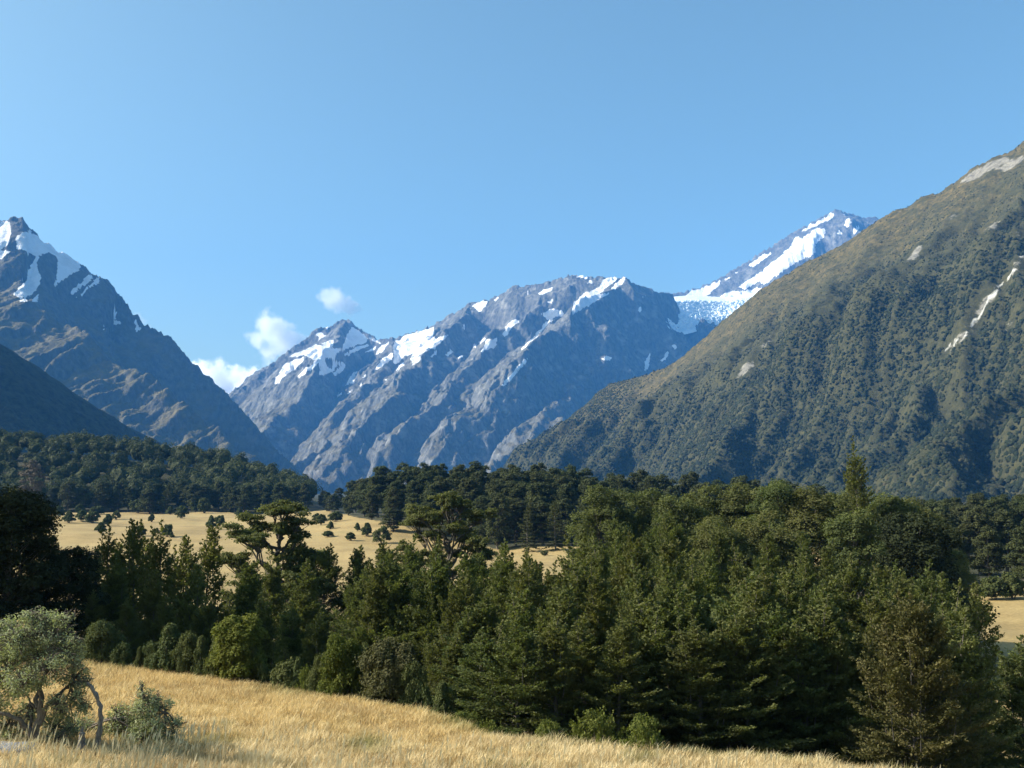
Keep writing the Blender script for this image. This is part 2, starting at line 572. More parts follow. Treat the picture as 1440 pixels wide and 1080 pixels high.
# snow outlines, from photo pixels projected on the slopes
SNOW_M = crop(330, 390, 6.26, [
    [(485, 705), (530, 665), (640, 630), (710, 590), (740, 600), (800, 690), (800, 780), (780, 860), (735, 875), (760, 800), (740, 740), (690, 720), (640, 690), (560, 690)],
    [(740, 600), (850, 620), (960, 615), (1060, 580), (1150, 520), (1180, 540), (1150, 575), (1060, 600), (960, 640), (900, 665), (880, 690), (890, 725), (800, 700)],
    [(340, 935), (400, 830), (440, 770), (520, 730), (610, 700), (590, 750), (560, 790), (480, 840), (430, 870), (390, 935)],
    [(545, 875), (600, 810), (680, 770), (710, 735), (745, 740), (690, 800), (640, 830), (580, 880)],
    [(735, 870), (780, 780), (850, 800), (880, 740), (940, 730), (950, 760), (900, 790), (860, 830), (790, 865)],
    [(860, 850), (920, 790), (980, 750), (970, 800), (930, 840), (880, 870)],
    [(960, 690), (1020, 640), (1100, 600), (1170, 590), (1180, 610), (1120, 630), (1060, 660), (1000, 690)],
    [(950, 605), (990, 500), (1030, 440), (1070, 450), (1130, 500), (1155, 525), (1060, 580), (960, 615)],
    [(760, 580), (800, 570), (870, 540), (860, 615), (800, 610)],
    [(715, 490), (760, 480), (800, 520), (740, 550)], [(790, 440), (840, 430), (820, 460)],
    [(1180, 530), (1220, 535), (1285, 575), (1230, 580)],
    [(1155, 668), (1200, 625), (1250, 600), (1225, 645)],
    [(1240, 675), (1290, 605), (1375, 560), (1340, 610), (1300, 655)],
    [(1235, 805), (1300, 715), (1360, 685), (1395, 695), (1330, 765), (1290, 795)],
    [(980, 930), (1030, 850), (1080, 820), (1060, 880), (1040, 939)]]) + crop(320, 360, 3.375, [
    [(790, 410), (850, 375), (960, 345), (980, 338), (975, 385), (1000, 390), (1055, 372), (1000, 420), (960, 445), (920, 460), (910, 500), (875, 523), (870, 490), (880, 465), (840, 475), (800, 515), (785, 505), (790, 450)],
    [(700, 538), (740, 490), (780, 458), (778, 490), (730, 532)], [(793, 545), (830, 508), (842, 515), (800, 548)],
    [(1163, 235), (1190, 213), (1235, 213), (1225, 240), (1190, 267)], [(1203, 458), (1230, 398), (1284, 392), (1270, 432)],
    [(1108, 348), (1125, 322), (1138, 322), (1120, 352)], [(1032, 470), (1060, 443), (1072, 453), (1045, 478)],
    [(958, 485), (985, 453), (998, 458), (975, 488)], [(555, 617), (590, 560), (614, 546), (600, 590), (565, 615)],
    [(1302, 378), (1330, 318), (1352, 305), (1347, 345), (1325, 374)], [(1268, 205), (1285, 197), (1290, 205), (1275, 220)],
    [(1165, 425), (1180, 420), (1175, 440)], [(1190, 410), (1215, 385), (1225, 395), (1200, 420)], [(740, 590), (755, 580), (755, 598)],
    [(520, 665), (540, 645), (543, 655), (525, 672)], [(625, 625), (637, 605), (640, 612), (630, 628)], [(565, 650), (590, 635), (592, 645), (570, 655)],
    [(1298, 616), (1345, 562), (1358, 556), (1350, 584), (1315, 616)], [(640, 575), (655, 560), (658, 570), (645, 580)], [(1090, 485), (1115, 467), (1118, 477), (1098, 490)]]) + crop(700, 280, 2.667, [
    [(278, 435), (285, 385), (330, 350), (380, 335), (395, 300), (440, 288), (452, 298), (410, 330), (380, 355), (425, 350), (350, 395), (300, 422)],
    [(423, 338), (450, 310), (480, 290), (473, 312), (440, 337)], [(148, 358), (170, 340), (207, 330), (202, 344), (165, 357)],
    [(160, 432), (200, 413), (240, 418), (252, 432), (220, 442), (198, 460)], [(178, 387), (207, 376), (200, 390)],
    [(278, 285), (310, 283), (348, 295), (330, 301)], [(22, 514), (40, 472), (60, 453), (82, 460), (50, 482), (36, 512)],
    [(384, 600), (410, 588), (434, 598), (415, 603)], [(12, 698), (50, 655), (100, 598), (118, 598), (60, 662), (25, 702)],
    [(522, 418), (535, 402), (543, 415), (530, 422)], [(548, 645), (558, 600), (573, 573), (568, 620), (557, 648)], [(610, 608), (635, 568), (643, 580), (618, 609)],
    [(335, 318), (350, 305), (355, 315)], [(540, 362), (560, 360), (545, 368)], [(650, 550), (668, 540), (668, 555), (655, 560)],
    [(182, 462), (200, 452), (150, 515), (90, 568), (85, 563), (130, 520)]])
SNOW_P = crop(700, 280, 2.667, [
    [(900, 330), (1000, 262), (1060, 215), (1085, 190), (1060, 240), (1000, 290), (930, 340)],
    [(970, 292), (1030, 240), (1100, 180), (1115, 140), (1140, 150), (1190, 112), (1230, 108), (1222, 140), (1185, 180), (1195, 200), (1130, 232), (1080, 262), (1000, 320), (985, 312)],
    [(1128, 135), (1160, 102), (1220, 72), (1260, 46), (1255, 75), (1200, 97), (1140, 124)], [(942, 248), (980, 218), (1028, 197), (1012, 217), (960, 254)],
    [(850, 308), (865, 290), (875, 290), (870, 302)], [(885, 282), (895, 268), (900, 275)], [(670, 384), (720, 348), (780, 330), (838, 304), (832, 322), (770, 372), (690, 392)],
    [(1300, 95), (1315, 70), (1325, 85), (1312, 110)], [(1290, 60), (1298, 44), (1304, 60)], [(1325, 120), (1345, 100), (1360, 105), (1340, 135)], [(1270, 130), (1285, 115), (1290, 130)],
    [(770, 400), (860, 350), (950, 340), (1000, 330), (1000, 420), (770, 420)]])
SNOW_L = crop(0, 280, 2.7, [
    [(-200, 0), (0, 78), (38, 83), (42, 120), (30, 170), (5, 187), (-200, 260)], [(-200, 190), (0, 192), (42, 198), (0, 228), (-200, 330)],
    [(58, 150), (85, 128), (110, 118), (150, 138), (200, 173), (270, 208), (312, 258), (260, 295), (215, 325), (203, 343), (220, 270), (215, 215), (185, 203), (150, 215), (138, 240), (152, 290), (147, 330), (120, 365), (80, 378), (48, 360), (100, 310), (112, 260), (142, 215), (90, 192), (68, 190)],
    [(262, 358), (320, 300), (345, 283), (357, 295), (320, 327), (280, 357)], [(272, 383), (320, 350), (360, 305), (382, 296), (372, 320), (330, 352), (290, 377)],
    [(118, 388), (147, 360), (142, 392)], [(420, 480), (425, 462), (460, 464), (458, 474)], [(510, 510), (515, 460), (522, 465), (520, 492), (535, 488), (530, 500)],
    [(433, 455), (440, 425), (445, 432), (440, 456)], [(390, 500), (395, 488), (400, 495)], [(70, 385), (100, 375), (105, 388), (80, 392)]])

# far range across the head of the valley
far_main = ridge3([(60, 760, 6300), (200, 665, 6900), (280, 597, 7300), (330, 555, 7600), (360, 530, 7750), (385, 510, 7900), (410, 490, 8000), (430, 478, 8100), (440, 466, 8150),
                   (455, 459, 8200), (463, 463, 8220), (475, 453, 8260), (487, 449, 8300), (500, 458, 8280), (515, 470, 8240), (533, 479, 8200), (560, 475, 8150), (590, 465, 8120),
                   (615, 455, 8100), (640, 440, 8080), (660, 428, 8060), (690, 422, 8030), (712, 411, 8000), (722, 403, 7980), (745, 403, 7950), (770, 398, 7920), (800, 388, 7880),
                   (830, 391, 7850), (860, 391, 7820), (880, 391, 7800), (887, 398, 7810), (915, 404, 7880), (925, 412, 7950), (940, 419, 8050), (955, 440, 8350), (1000, 440, 8600), (1060, 437, 8750), (1160, 438, 8900), (1300, 440, 9000)])
far_ridges = [
    (far_main[:31], 0.9, (0.85, 170, 2.2)),
    (far_main[30:34], 0.9, 3.0),
    (far_main[34:], 0.9, (0.75, 300, 3.0)),
    (spur3([(884, 396, 7790), (835, 425, 7640), (770, 462, 7450), (738, 503, 7200), (690, 560, 6900), (640, 610, 6600), (600, 655, 6300), (570, 700, 6000)]), 1.4, 0.62),
    (spur3([(660, 430, 8040), (635, 470, 7800), (600, 508, 7550), (545, 562, 7200), (500, 612, 6850), (460, 668, 6450), (440, 700, 6250)]), 1.4, 0.62),
    (spur3([(575, 472, 8130), (545, 515, 7850), (505, 560, 7550), (470, 605, 7250), (430, 655, 6900), (400, 700, 6700)]), 1.4, 0.62),
    (spur3([(487, 450, 8290), (470, 480, 8080), (445, 520, 7850), (410, 565, 7600), (380, 610, 7350), (360, 660, 7100)]), 1.4, 0.62),
    (spur3([(780, 430, 7700), (700, 470, 7550), (650, 530, 7250), (590, 590, 6900), (540, 640, 6550), (510, 680, 6300)]), 1.4, 0.62),
    (spur3([(830, 538, 6900), (795, 570, 6600), (750, 612, 6250), (700, 665, 5850)]), 1.4, 0.62),
    (spur3([(700, 585, 6450), (660, 620, 6250), (620, 665, 5950)]), 1.4, 0.62),
]
mountain('far_mountain', -3000, 2400, 4500, 9400, 7.5, far_ridges, (-0.38, -0.92), 210, 44, 13, SNOW_M, M_ROCK,
         'grey rock range with snow patches across the valley head', jag=16, streak=520)

peak_ridge = ridge3([(900, 430, 9700), (950, 414, 9800), (965, 410, 9830), (985, 405, 9870), (1010, 393, 9900), (1040, 375, 9950), (1080, 350, 10000), (1120, 325, 10050), (1150, 310, 10100),
                     (1170, 298, 10150), (1180, 295, 10160), (1186, 300, 10170), (1200, 303, 10180), (1215, 307, 10190), (1232, 306, 10200), (1270, 320, 10250), (1400, 400, 10500)])
mountain('snow_peak', 1000, 4900, 8700, 11500, 14.0, [(peak_ridge, 1.0, 0.85), (ridge3([(1180, 296, 10150), (1185, 330, 9950), (1175, 380, 9600), (1150, 440, 9200)]), 1.1, 0.85)],
         (-0.3, -0.95), 220, 45, 14, SNOW_P, M_ROCK, 'snow peak rising behind the glacier', jag=22)


def build_glacier():
    cols = [(936, 424, 430, 452), (950, 421, 426, 458), (965, 420, 424, 456), (980, 420, 424, 452), (1000, 421, 425, 449), (1020, 421, 426, 446), (1040, 417, 423, 442), (1070, 412, 420, 438), (1110, 405, 415, 440)]
    c = np.array(cols, float)
    nu, nv = 150, 90
    PX = np.linspace(936, 1110, nu)
    P = np.zeros((nu, nv, 3))
    for i, px in enumerate(PX):
        t = np.interp(px, c[:, 0], c[:, 1]); mdl = np.interp(px, c[:, 0], c[:, 2]); bt = np.interp(px, c[:, 0], c[:, 3])
        lip = interp(px, [(936, 8180), (955, 8330), (1000, 8580), (1060, 8730), (1160, 8880)])
        k = np.array([at(px, bt + 14, lip - 360), at(px, bt, lip - 300), at(px, mdl, lip - 30), at(px, t, lip + 620), at(px, t - 4, lip + 1150)])
        s = np.array([0, 0.12, 0.6, 0.85, 1.0])
        v = np.linspace(0, 1, nv)
        for q in range(3):
            P[i, :, q] = np.interp(v, s, k[:, q])
    x, y = P[..., 0], P[..., 1]
    v = np.linspace(0, 1, nv)[None, :]
    fall = sstep(0.0, 0.1, v) * (1 - sstep(0.62, 0.75, v))
    cre = ridged(x / 48, P[..., 2] / 30, 4, 0.6)
    P[..., 1] -= fall * (cre - 0.3) * 13
    P[..., 2] += fall * (cre - 0.3) * 6 + 2 * fbm(x / 150, y / 150, 2)
    me = mesh_np('glacier', P.reshape(-1, 3), grid_faces(nu, nv), None, False)
    m, nt, b = new_mat('glacier_ice')
    n = noise(nt, coords(nt, (1, 1, 1.5)), 0.02, 6, 0.7)
    nt.links.new(ramp(nt, n, [(0.35, (0.55, 0.68, 0.74)), (0.55, (0.84, 0.87, 0.88))]), b.inputs['Base Color'])
    b.inputs['Roughness'].default_value = 0.5
    me.materials.append(m)
    tag(link('glacier', me), 'hanging glacier in the saddle below the snow peak', None, None, 'structure')


build_glacier()

# left mountain
left_main = ridge3([(-700, 120, 4300), (-350, 215, 4500), (-150, 262, 4650), (-40, 318, 4750), (0, 311, 4790), (12, 311, 4800), (20, 306, 4810), (32, 309, 4820), (40, 320, 4835), (52, 331, 4850), (75, 349, 4890), (100, 364, 4930), (120, 378, 4970),
                    (132, 388, 5000), (150, 394, 5040), (165, 412, 5080), (185, 438, 5060), (205, 458, 5060), (240, 477, 5050), (262, 500, 5030), (285, 525, 5010), (320, 556, 4970),
                    (340, 580, 4940), (365, 606, 4900), (395, 641, 4860), (430, 670, 4800), (465, 700, 4750)])
spur = ridge3([(-260, 395, 4450), (-100, 405, 4300), (0, 418, 4180), (45, 425, 4130), (66, 441, 4100), (82, 460, 4080), (122, 474, 4030), (132, 500, 4010), (160, 514, 3980), (188, 526, 3950), (230, 552, 3900), (300, 602, 3820), (370, 660, 3720), (400, 690, 3650)])
left_ridges = [(left_main, 0.95, (0.95, 150, 1.3)), (spur, 0.9, 0.62),
               (ridge3([(66, 441, 4095), (45, 470, 3960), (10, 510, 3800), (-40, 560, 3600)]), 1.3, 0.62),
               (ridge3([(122, 474, 4025), (90, 505, 3880), (55, 545, 3720), (20, 590, 3550)]), 1.3, 0.62),
               (ridge3([(160, 514, 3975), (135, 545, 3850), (120, 580, 3700), (100, 620, 3550)]), 1.3, 0.62),
               (ridge3([(200, 535, 3930), (175, 565, 3810), (165, 600, 3680), (150, 640, 3550)]), 1.3, 0.6),
               (ridge3([(20, 320, 4790), (25, 360, 4650), (20, 400, 4500)]), 0.9, 0.8)]
mountain('left_mountain', -3500, -650, 3100, 5900, 6.5, left_ridges, (-0.55, -0.83), 135, 28, 12, SNOW_L, M_ROCK2,
         'dark rocky mountain with a snowy top', jag=14, warp=38)

# dark shaded ridge in front of it
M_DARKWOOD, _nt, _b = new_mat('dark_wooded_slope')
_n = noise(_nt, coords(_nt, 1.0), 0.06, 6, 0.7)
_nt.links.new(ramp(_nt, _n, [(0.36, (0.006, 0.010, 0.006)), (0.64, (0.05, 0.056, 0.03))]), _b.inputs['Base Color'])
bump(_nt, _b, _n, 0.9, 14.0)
fh = ridge3([(-700, 60, 1900), (-350, 270, 2000), (-150, 390, 2120), (-60, 445, 2180), (0, 481, 2230), (40, 506, 2270), (90, 541, 2320), (140, 575, 2380), (200, 609, 2450), (260, 643, 2530), (330, 685, 2600), (360, 705, 2640)])
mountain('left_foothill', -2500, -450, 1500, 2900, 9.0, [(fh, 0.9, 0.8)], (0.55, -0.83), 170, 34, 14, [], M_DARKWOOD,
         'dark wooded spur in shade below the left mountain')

# right mountain side
right_main = ridge3([(2250, -330, 1750), (1900, -90, 1950), (1700, 45, 2080), (1560, 125, 2180), (1480, 178, 2250), (1440, 201, 2290), (1420, 212, 2310), (1395, 221, 2335), (1370, 237, 2360), (1345, 256, 2390), (1320, 271, 2420),
                     (1296, 277, 2445), (1280, 288, 2460), (1250, 300, 2490), (1235, 309, 2510), (1205, 330, 2545), (1180, 346, 2575), (1140, 366, 2620), (1100, 389, 2665), (1070, 407, 2700), (1040, 431, 2735),
                     (1010, 457, 2770), (985, 481, 2800), (950, 508, 2840), (915, 526, 2880), (885, 534, 2930), (860, 540, 2970), (846, 548, 3000), (835, 562, 3030), (805, 590, 3090), (765, 626, 3180), (735, 652, 3260), (690, 690, 3400)])
right_ridges = [(right_main, 0.78, 0.8),
                (ridge3([(1420, 214, 2305), (1400, 330, 2080), (1370, 430, 1900), (1330, 520, 1720), (1260, 620, 1520), (1210, 690, 1380)]), 0.62, 0.7),
                (ridge3([(1180, 348, 2565), (1140, 430, 2380), (1090, 520, 2180), (1020, 610, 1950), (980, 680, 1760)]), 0.66, 0.72),
                (ridge3([(1010, 458, 2765), (970, 530, 2620), (920, 600, 2420), (880, 660, 2200)]), 0.7, 0.75),
                (ridge3([(1700, 300, 1800), (1560, 440, 1600), (1430, 560, 1420), (1330, 660, 1280), (1290, 700, 1200)]), 0.65, 0.7),
                (ridge3([(905, 529, 2890), (870, 570, 2790), (820, 630, 2650), (790, 670, 2520)]), 0.75, 0.8)]
WATER = crop(960, 180, 2.077, [[(1000, 372), (978, 395), (965, 430), (940, 450), (912, 490), (885, 530), (855, 570), (825, 610), (760, 660), (768, 640), (820, 600), (845, 565), (870, 530), (895, 490), (930, 455), (955, 430), (970, 392), (1000, 360)]])
SLIPS = crop(960, 180, 2.077, [[(650, 395), (660, 375), (700, 340), (695, 365), (670, 390)], [(770, 272), (785, 250), (803, 246), (795, 265)], [(158, 730), (175, 695), (215, 665), (205, 700), (180, 722)],
                               [(225, 640), (245, 615), (280, 585), (265, 615), (240, 640)], [(800, 165), (840, 130), (900, 95), (950, 80), (950, 95), (900, 125), (850, 150)], [(915, 130), (940, 100), (997, 75), (997, 95), (940, 128)],
                               [(895, 350), (910, 340), (915, 350), (905, 352)], [(615, 785), (640, 765), (660, 745), (640, 778)], [(680, 725), (690, 708), (697, 712), (685, 727)],
                               [(880, 300), (905, 270), (930, 280), (905, 300)], [(965, 325), (985, 300), (1000, 305), (1000, 320)], [(700, 690), (715, 660), (735, 665), (715, 690)], [(930, 590), (960, 560), (980, 570), (960, 585)]])
M_RIGHT, _nt, _b = new_mat('bush_covered_slope')
_v = coords(_nt, 1.0)
_n1 = noise(_nt, _v, 0.008, 7, 0.62)
_n2 = noise(_nt, _v, 0.07, 6, 0.7)
_bush = ramp(_nt, _n2, [(0.32, (0.024, 0.027, 0.011)), (0.68, (0.072, 0.067, 0.026))])
_tus = ramp(_nt, _n2, [(0.30, (0.032, 0.032, 0.013)), (0.5, (0.095, 0.076, 0.028)), (0.72, (0.20, 0.145, 0.058))])
_cr = math_n(_nt, 'ADD', attr(_nt, 'crest'), math_n(_nt, 'MULTIPLY', math_n(_nt, 'SUBTRACT', _n1, 0.5), 0.75))
_f = ramp(_nt, _cr, [(0.08, 1.0), (0.30, 0.0)])
_pt = ramp(_nt, noise(_nt, _v, 0.028, 6, 0.7), [(0.42, 0.15), (0.56, 1.0)])
_c = mixc(_nt, math_n(_nt, 'MULTIPLY', _f, _pt), _bush, _tus)
_rk = ramp(_nt, _n2, [(0.35, (0.12, 0.11, 0.09)), (0.65, (0.32, 0.30, 0.26))])
_st = math_n(_nt, 'ADD', attr(_nt, 'slip'), math_n(_nt, 'MULTIPLY', math_n(_nt, 'SUBTRACT', _n2, 0.5), 1.5))
_c = mixc(_nt, ramp(_nt, _st, [(0.42, 0.0), (0.66, 0.85)]), _c, _rk)
_sn = math_n(_nt, 'ADD', attr(_nt, 'snow'), math_n(_nt, 'MULTIPLY', math_n(_nt, 'SUBTRACT', _n2, 0.5), 0.9))
_c = mixc(_nt, ramp(_nt, _sn, [(0.50, 0.0), (0.78, 1.0)]), _c, (0.52, 0.51, 0.48))
_nt.links.new(_c, _b.inputs['Base Color'])
bump(_nt, _b, _n2, 0.8, 8.0)
RX, RY, RZ, RPX, RPY = mountain('right_mountain', -250, 3000, 900, 3700, 8.0, right_ridges, (-0.62, -0.78), 210, 44, 12, WATER, M_RIGHT,
                                'bush covered mountainside with pale rock slips', jag=4, warp=40)
_slip = np.zeros(RX.shape)
for _p in SLIPS + WATER:
    _slip[in_poly(RPX + 1.5 * fbm(RX / 30, RY / 30, 2), RPY + 1.5 * fbm(RX / 30 + 4, RY / 30, 2), _p)] = 1
for _p in WATER:   # wider broken rock either side of the stream
    _slip[in_poly(RPX + 5 * fbm(RX / 50, RY / 50, 3), RPY + 5 * fbm(RX / 50 + 4, RY / 50, 3), _p)] = 1
_slip = blur(_slip, 1)
_me = bpy.data.objects['right_mountain'].data
_at = _me.attributes.new('slip', 'FLOAT', 'POINT')
_at.data.foreach_set('value', _slip.astype(np.float32).ravel())


# ------------------------------------------------------------------ vegetation builders
class Leaves:
    def __init__(self):
        self.p, self.n, self.s, self.t, self.d = [], [], [], [], []

    def add(self, p, n, s, t, d=None):
        p = np.atleast_2d(p)
        self.p.append(p); self.n.append(np.broadcast_to(n, p.shape))
        self.s.append(np.broadcast_to(s, (len(p),))); self.t.append(np.broadcast_to(t, (len(p),)))
        self.d.append(np.broadcast_to(d if d is not None else (0, 0, 0), p.shape))

    def build(self, name, mat, rng, aspect=0.55, bend=0.25):
        p = np.concatenate(self.p); n = np.concatenate(self.n); s = np.concatenate(self.s); t = np.concatenate(self.t); d0 = np.concatenate(self.d)
        k = len(p)
        n = n / (np.linalg.norm(n, axis=1, keepdims=True) + 1e-9)
        r = rng.normal(size=(k, 3)) + d0 * 4
        u = r - n * (r * n).sum(1, keepdims=True)
        u /= np.linalg.norm(u, axis=1, keepdims=True) + 1e-9
        w = np.cross(n, u)
        s = s[:, None]
        a = p - u * s
        b = p + w * s * aspect + n * s * bend * rng.uniform(-1, 1, (k, 1))
        c = p + u * s
        e = p - w * s * aspect + n * s * bend * rng.uniform(-1, 1, (k, 1))
        v = np.stack([a, b, c, e], 1).reshape(-1, 3)
        f = np.arange(4 * k).reshape(-1, 4)
        return mesh_np(name, v, f, mat, False, {'tint': np.repeat(np.clip(t, 0, 1), 4)})


class Limbs:
    def __init__(self):
        self.v, self.f, self.o = [], [], 0

    def tube(self, path, r, sides=5):
        P = np.asarray(path, float); n = len(P)
        r = np.broadcast_to(r, (n,))
        T = np.gradient(P, axis=0); T /= np.linalg.norm(T, axis=1, keepdims=True) + 1e-9
        ref = np.array((0.31, 0.95, 0.05)) if abs(T[0, 2]) > 0.6 else np.array((0, 0, 1.0))
        A = np.cross(T, ref); A /= np.linalg.norm(A, axis=1, keepdims=True) + 1e-9
        B = np.cross(T, A)
        th = np.arange(sides) * 2 * np.pi / sides
        R = P[:, None] + r[:, None, None] * (np.cos(th)[None, :, None] * A[:, None] + np.sin(th)[None, :, None] * B[:, None])
        i = np.arange(n - 1)[:, None]; j = np.arange(sides)[None, :]; jn = (j + 1) % sides
        f = np.stack([(i * sides + j).ravel(), (i * sides + jn).ravel(), ((i + 1) * sides + jn).ravel(), ((i + 1) * sides + j).ravel()], 1)
        self.v.append(R.reshape(-1, 3)); self.f.append(f + self.o); self.o += n * sides

    def build(self, name, mat):
        return mesh_np(name, np.concatenate(self.v), np.concatenate(self.f), mat, True)


def curve(a, b, bend, n=6, rng=None, wob=0.0):
    t = np.linspace(0, 1, n)[:, None]
    a, b, bend = map(np.asarray, (a, b, bend))
    P = a * (1 - t) + b * t + bend * (4 * t * (1 - t))
    if rng is not None and wob:
        P[1:-1] += rng.normal(size=(n - 2, 3)) * wob
    return P


def fan(L, rng, c, dirv, length, width, thick, n, size, tint, up=1.0):
    """a flat leafy spray lying along dirv"""
    dirv = dirv / (np.linalg.norm(dirv) + 1e-9)
    side = np.cross(dirv, (0, 0, 1.0)); side /= np.linalg.norm(side) + 1e-9
    upv = np.cross(side, dirv)
    a = rng.uniform(-0.5, 0.6, n); w = rng.normal(size=n) * 0.5 * (1.0 - 0.7 * np.clip(a + 0.4, 0, 1))
    P = c + dirv * (a * length)[:, None] + side * (w * width)[:, None] + upv * (rng.normal(size=n) * thick)[:, None]
    Nn = upv * up + rng.normal(size=(n, 3)) * 0.5
    L.add(P, Nn, size * rng.uniform(0.6, 1.25, n), tint + rng.normal(size=n) * 0.13, dirv * 0.5)


def young_beech(seed, h, R, dense=1.0, leaf=0.15, cone=0.8, mat=None, multi=5, tintb=0.45, skirt=0.82):
    rng = np.random.RandomState(seed)
    L, B = Leaves(), Limbs()
    top = np.array((rng.normal() * 0.03 * h, rng.normal() * 0.03 * h, h))
    tr = curve((0, 0, -1.0), top, (rng.normal() * 0.02 * h, rng.normal() * 0.02 * h, 0), 10, rng, 0.03)
    B.tube(tr, np.linspace(0.014 * h + 0.03, 0.015, 10), 6)
    nb = int(h * 8 * dense)
    for i in range(nb):
        t = 0.03 + 0.95 * (i + rng.rand()) / nb
        az = i * 2.39996 + rng.normal() * 0.4
        prof = ((1 - t) ** cone) * (skirt + (1 - skirt) * sstep(0, 0.4, t)) + 0.05
        ln = R * prof * rng.uniform(0.6, 1.22)
        el = math.radians(-8 + 58 * t ** 1.2 + rng.normal() * 9)
        base = np.array((np.interp(t * h, tr[:, 2], tr[:, 0]), np.interp(t * h, tr[:, 2], tr[:, 1]), t * h))
        d = np.array((math.cos(az) * math.cos(el), math.sin(az) * math.cos(el), math.sin(el)))
        end = base + d * ln
        pth = curve(base, end, (0, 0, -0.06 * ln if t > 0.5 else 0.08 * ln), 5)
        if ln > 0.5:
            B.tube(pth, np.linspace(0.012 * ln + 0.012, 0.006, 5), 3)
        ns = max(2, int(2 + ln * 2.3))
        tb = tintb + rng.normal() * 0.15
        for k in range(ns):
            f = 0.22 + 0.8 * (k + rng.rand() * 0.6) / ns
            c = base + (end - base) * f + np.array((0, 0, (0.08 if t <= 0.5 else -0.06) * ln * 4 * f * (1 - f)))
            sd = rng.choice((-1, 1))
            dd = d + sd * np.array((-math.sin(az), math.cos(az), 0)) * rng.uniform(0.2, 0.9) + np.array((0, 0, 0.1 + 0.25 * t))
            wdt = 0.30 + 0.16 * ln * (1.2 - f)
            c2 = c + dd * wdt * 0.5
            fan(L, rng, c2, dd, wdt * 2.2, wdt * 1.15, 0.05, int((16 * dense + 3) * (0.15 / leaf) ** 1.75), leaf, tb + 0.18 * f, 1.0)
    for k in range(multi):                       # feathery leading shoots
        t = rng.uniform(0.62, 1.0) if k else 1.0
        az = rng.rand() * 6.28
        rr = R * ((1 - t) ** cone) * rng.uniform(0.2, 0.85)
        b0 = np.array((math.cos(az) * rr, math.sin(az) * rr, t * h)) + np.array((top[0], top[1], 0)) * t
        ln = rng.uniform(0.9, 1.8) * (h / 12)
        b1 = b0 + np.array((math.cos(az) * 0.22 * ln, math.sin(az) * 0.22 * ln, ln))
        B.tube(curve(b0 - (0, 0, 0.6), b1, (0, 0, 0), 4), np.linspace(0.03, 0.008, 4), 3)
        for q in range(9):
            f = q / 9.0
            c = b0 + (b1 - b0) * f
            a2 = q * 2.4 + k
            dd = np.array((math.cos(a2), math.sin(a2), 0.75))
            w = 0.42 * (1.08 - f)
            fan(L, rng, c + dd * w * 0.5, dd, w * 1.7, w * 0.8, 0.03, int(11 * (0.15 / leaf) ** 1.75), leaf * 0.85, tintb + 0.28, 1.0)
    return L.build('crown', mat or M_BEECH, rng), B.build('trunk', M_BARK)


def clump(L, rng, c, rx, rz, n, size, tint, out=None, shell=0.55):
    d = rng.normal(size=(n, 3)); d /= np.linalg.norm(d, axis=1, keepdims=True)
    d[:, 2] = np.where(d[:, 2] < -0.3, -d[:, 2] * 0.6, d[:, 2])
    r = (shell + (1 - shell) * rng.rand(n)) ** 0.7
    lump = 1 + 0.25 * np.sin(d[:, 0] * 5 + seedphase(c)) * np.cos(d[:, 1] * 6 + c[2])
    P = c + d * np.array((rx, rx, rz)) * (r * lump)[:, None]
    Nn = d * 0.7 + np.array((0, 0, 0.75)) + rng.normal(size=(n, 3)) * 0.45
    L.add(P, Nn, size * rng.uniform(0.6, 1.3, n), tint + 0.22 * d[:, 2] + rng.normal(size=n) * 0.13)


def seedphase(c):
    return float(c[0] * 3.1 + c[1] * 1.7)


def forest_tree(seed, h, R, nc=26, leaf=0.4, per=130, flat=0.62, mat=None, base=0.38, top_round=0.5, tintb=0.42, one=False):
    """broad mature beech: trunk, rising limbs, a dome of flattened leaf clumps"""
    rng = np.random.RandomState(seed)
    L, B = Leaves(), Limbs()
    fork = h * 0.42
    tr = curve((0, 0, -1.5), (rng.normal() * 0.03 * h, rng.normal() * 0.03 * h, h * 0.86), (rng.normal() * 0.03 * h, rng.normal() * 0.03 * h, 0), 8, rng, 0.06)
    B.tube(tr, np.linspace(0.026 * h, 0.03, 8), 6)
    for i in range(nc):
        t = (i + 0.5) / nc
        z = h * (base + (0.97 - base) * t ** 0.85)
        rel = (z / h - base) / (1 - base)
        rad = R * np.sqrt(max(0.02, 1 - max(0, rel - 0.25) ** 2 / 0.60)) * (0.82 + 0.18 * sstep(0, 0.3, rel))
        az = i * 2.39996 + rng.normal() * 0.5
        rr = rad * rng.uniform(0.45, 0.9)
        c = np.array((math.cos(az) * rr, math.sin(az) * rr, z + rng.normal() * 0.03 * h))
        cr = R * rng.uniform(0.24, 0.50) * (1 - 0.2 * rel)
        zb = max(fork * 0.7, z - rr * 0.8 - 1)
        b0 = np.array((np.interp(zb, tr[:, 2], tr[:, 0]), np.interp(zb, tr[:, 2], tr[:, 1]), zb))
        B.tube(curve(b0, c, (0, 0, -0.1 * rr), 5, rng, 0.05), np.linspace(0.010 * h * 0.6, 0.02, 5), 4)
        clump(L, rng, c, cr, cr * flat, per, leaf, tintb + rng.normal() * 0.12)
    if one:
        return L, B, rng
    return L.build('crown', mat or M_FOREST, rng), B.build('trunk', M_BARK)


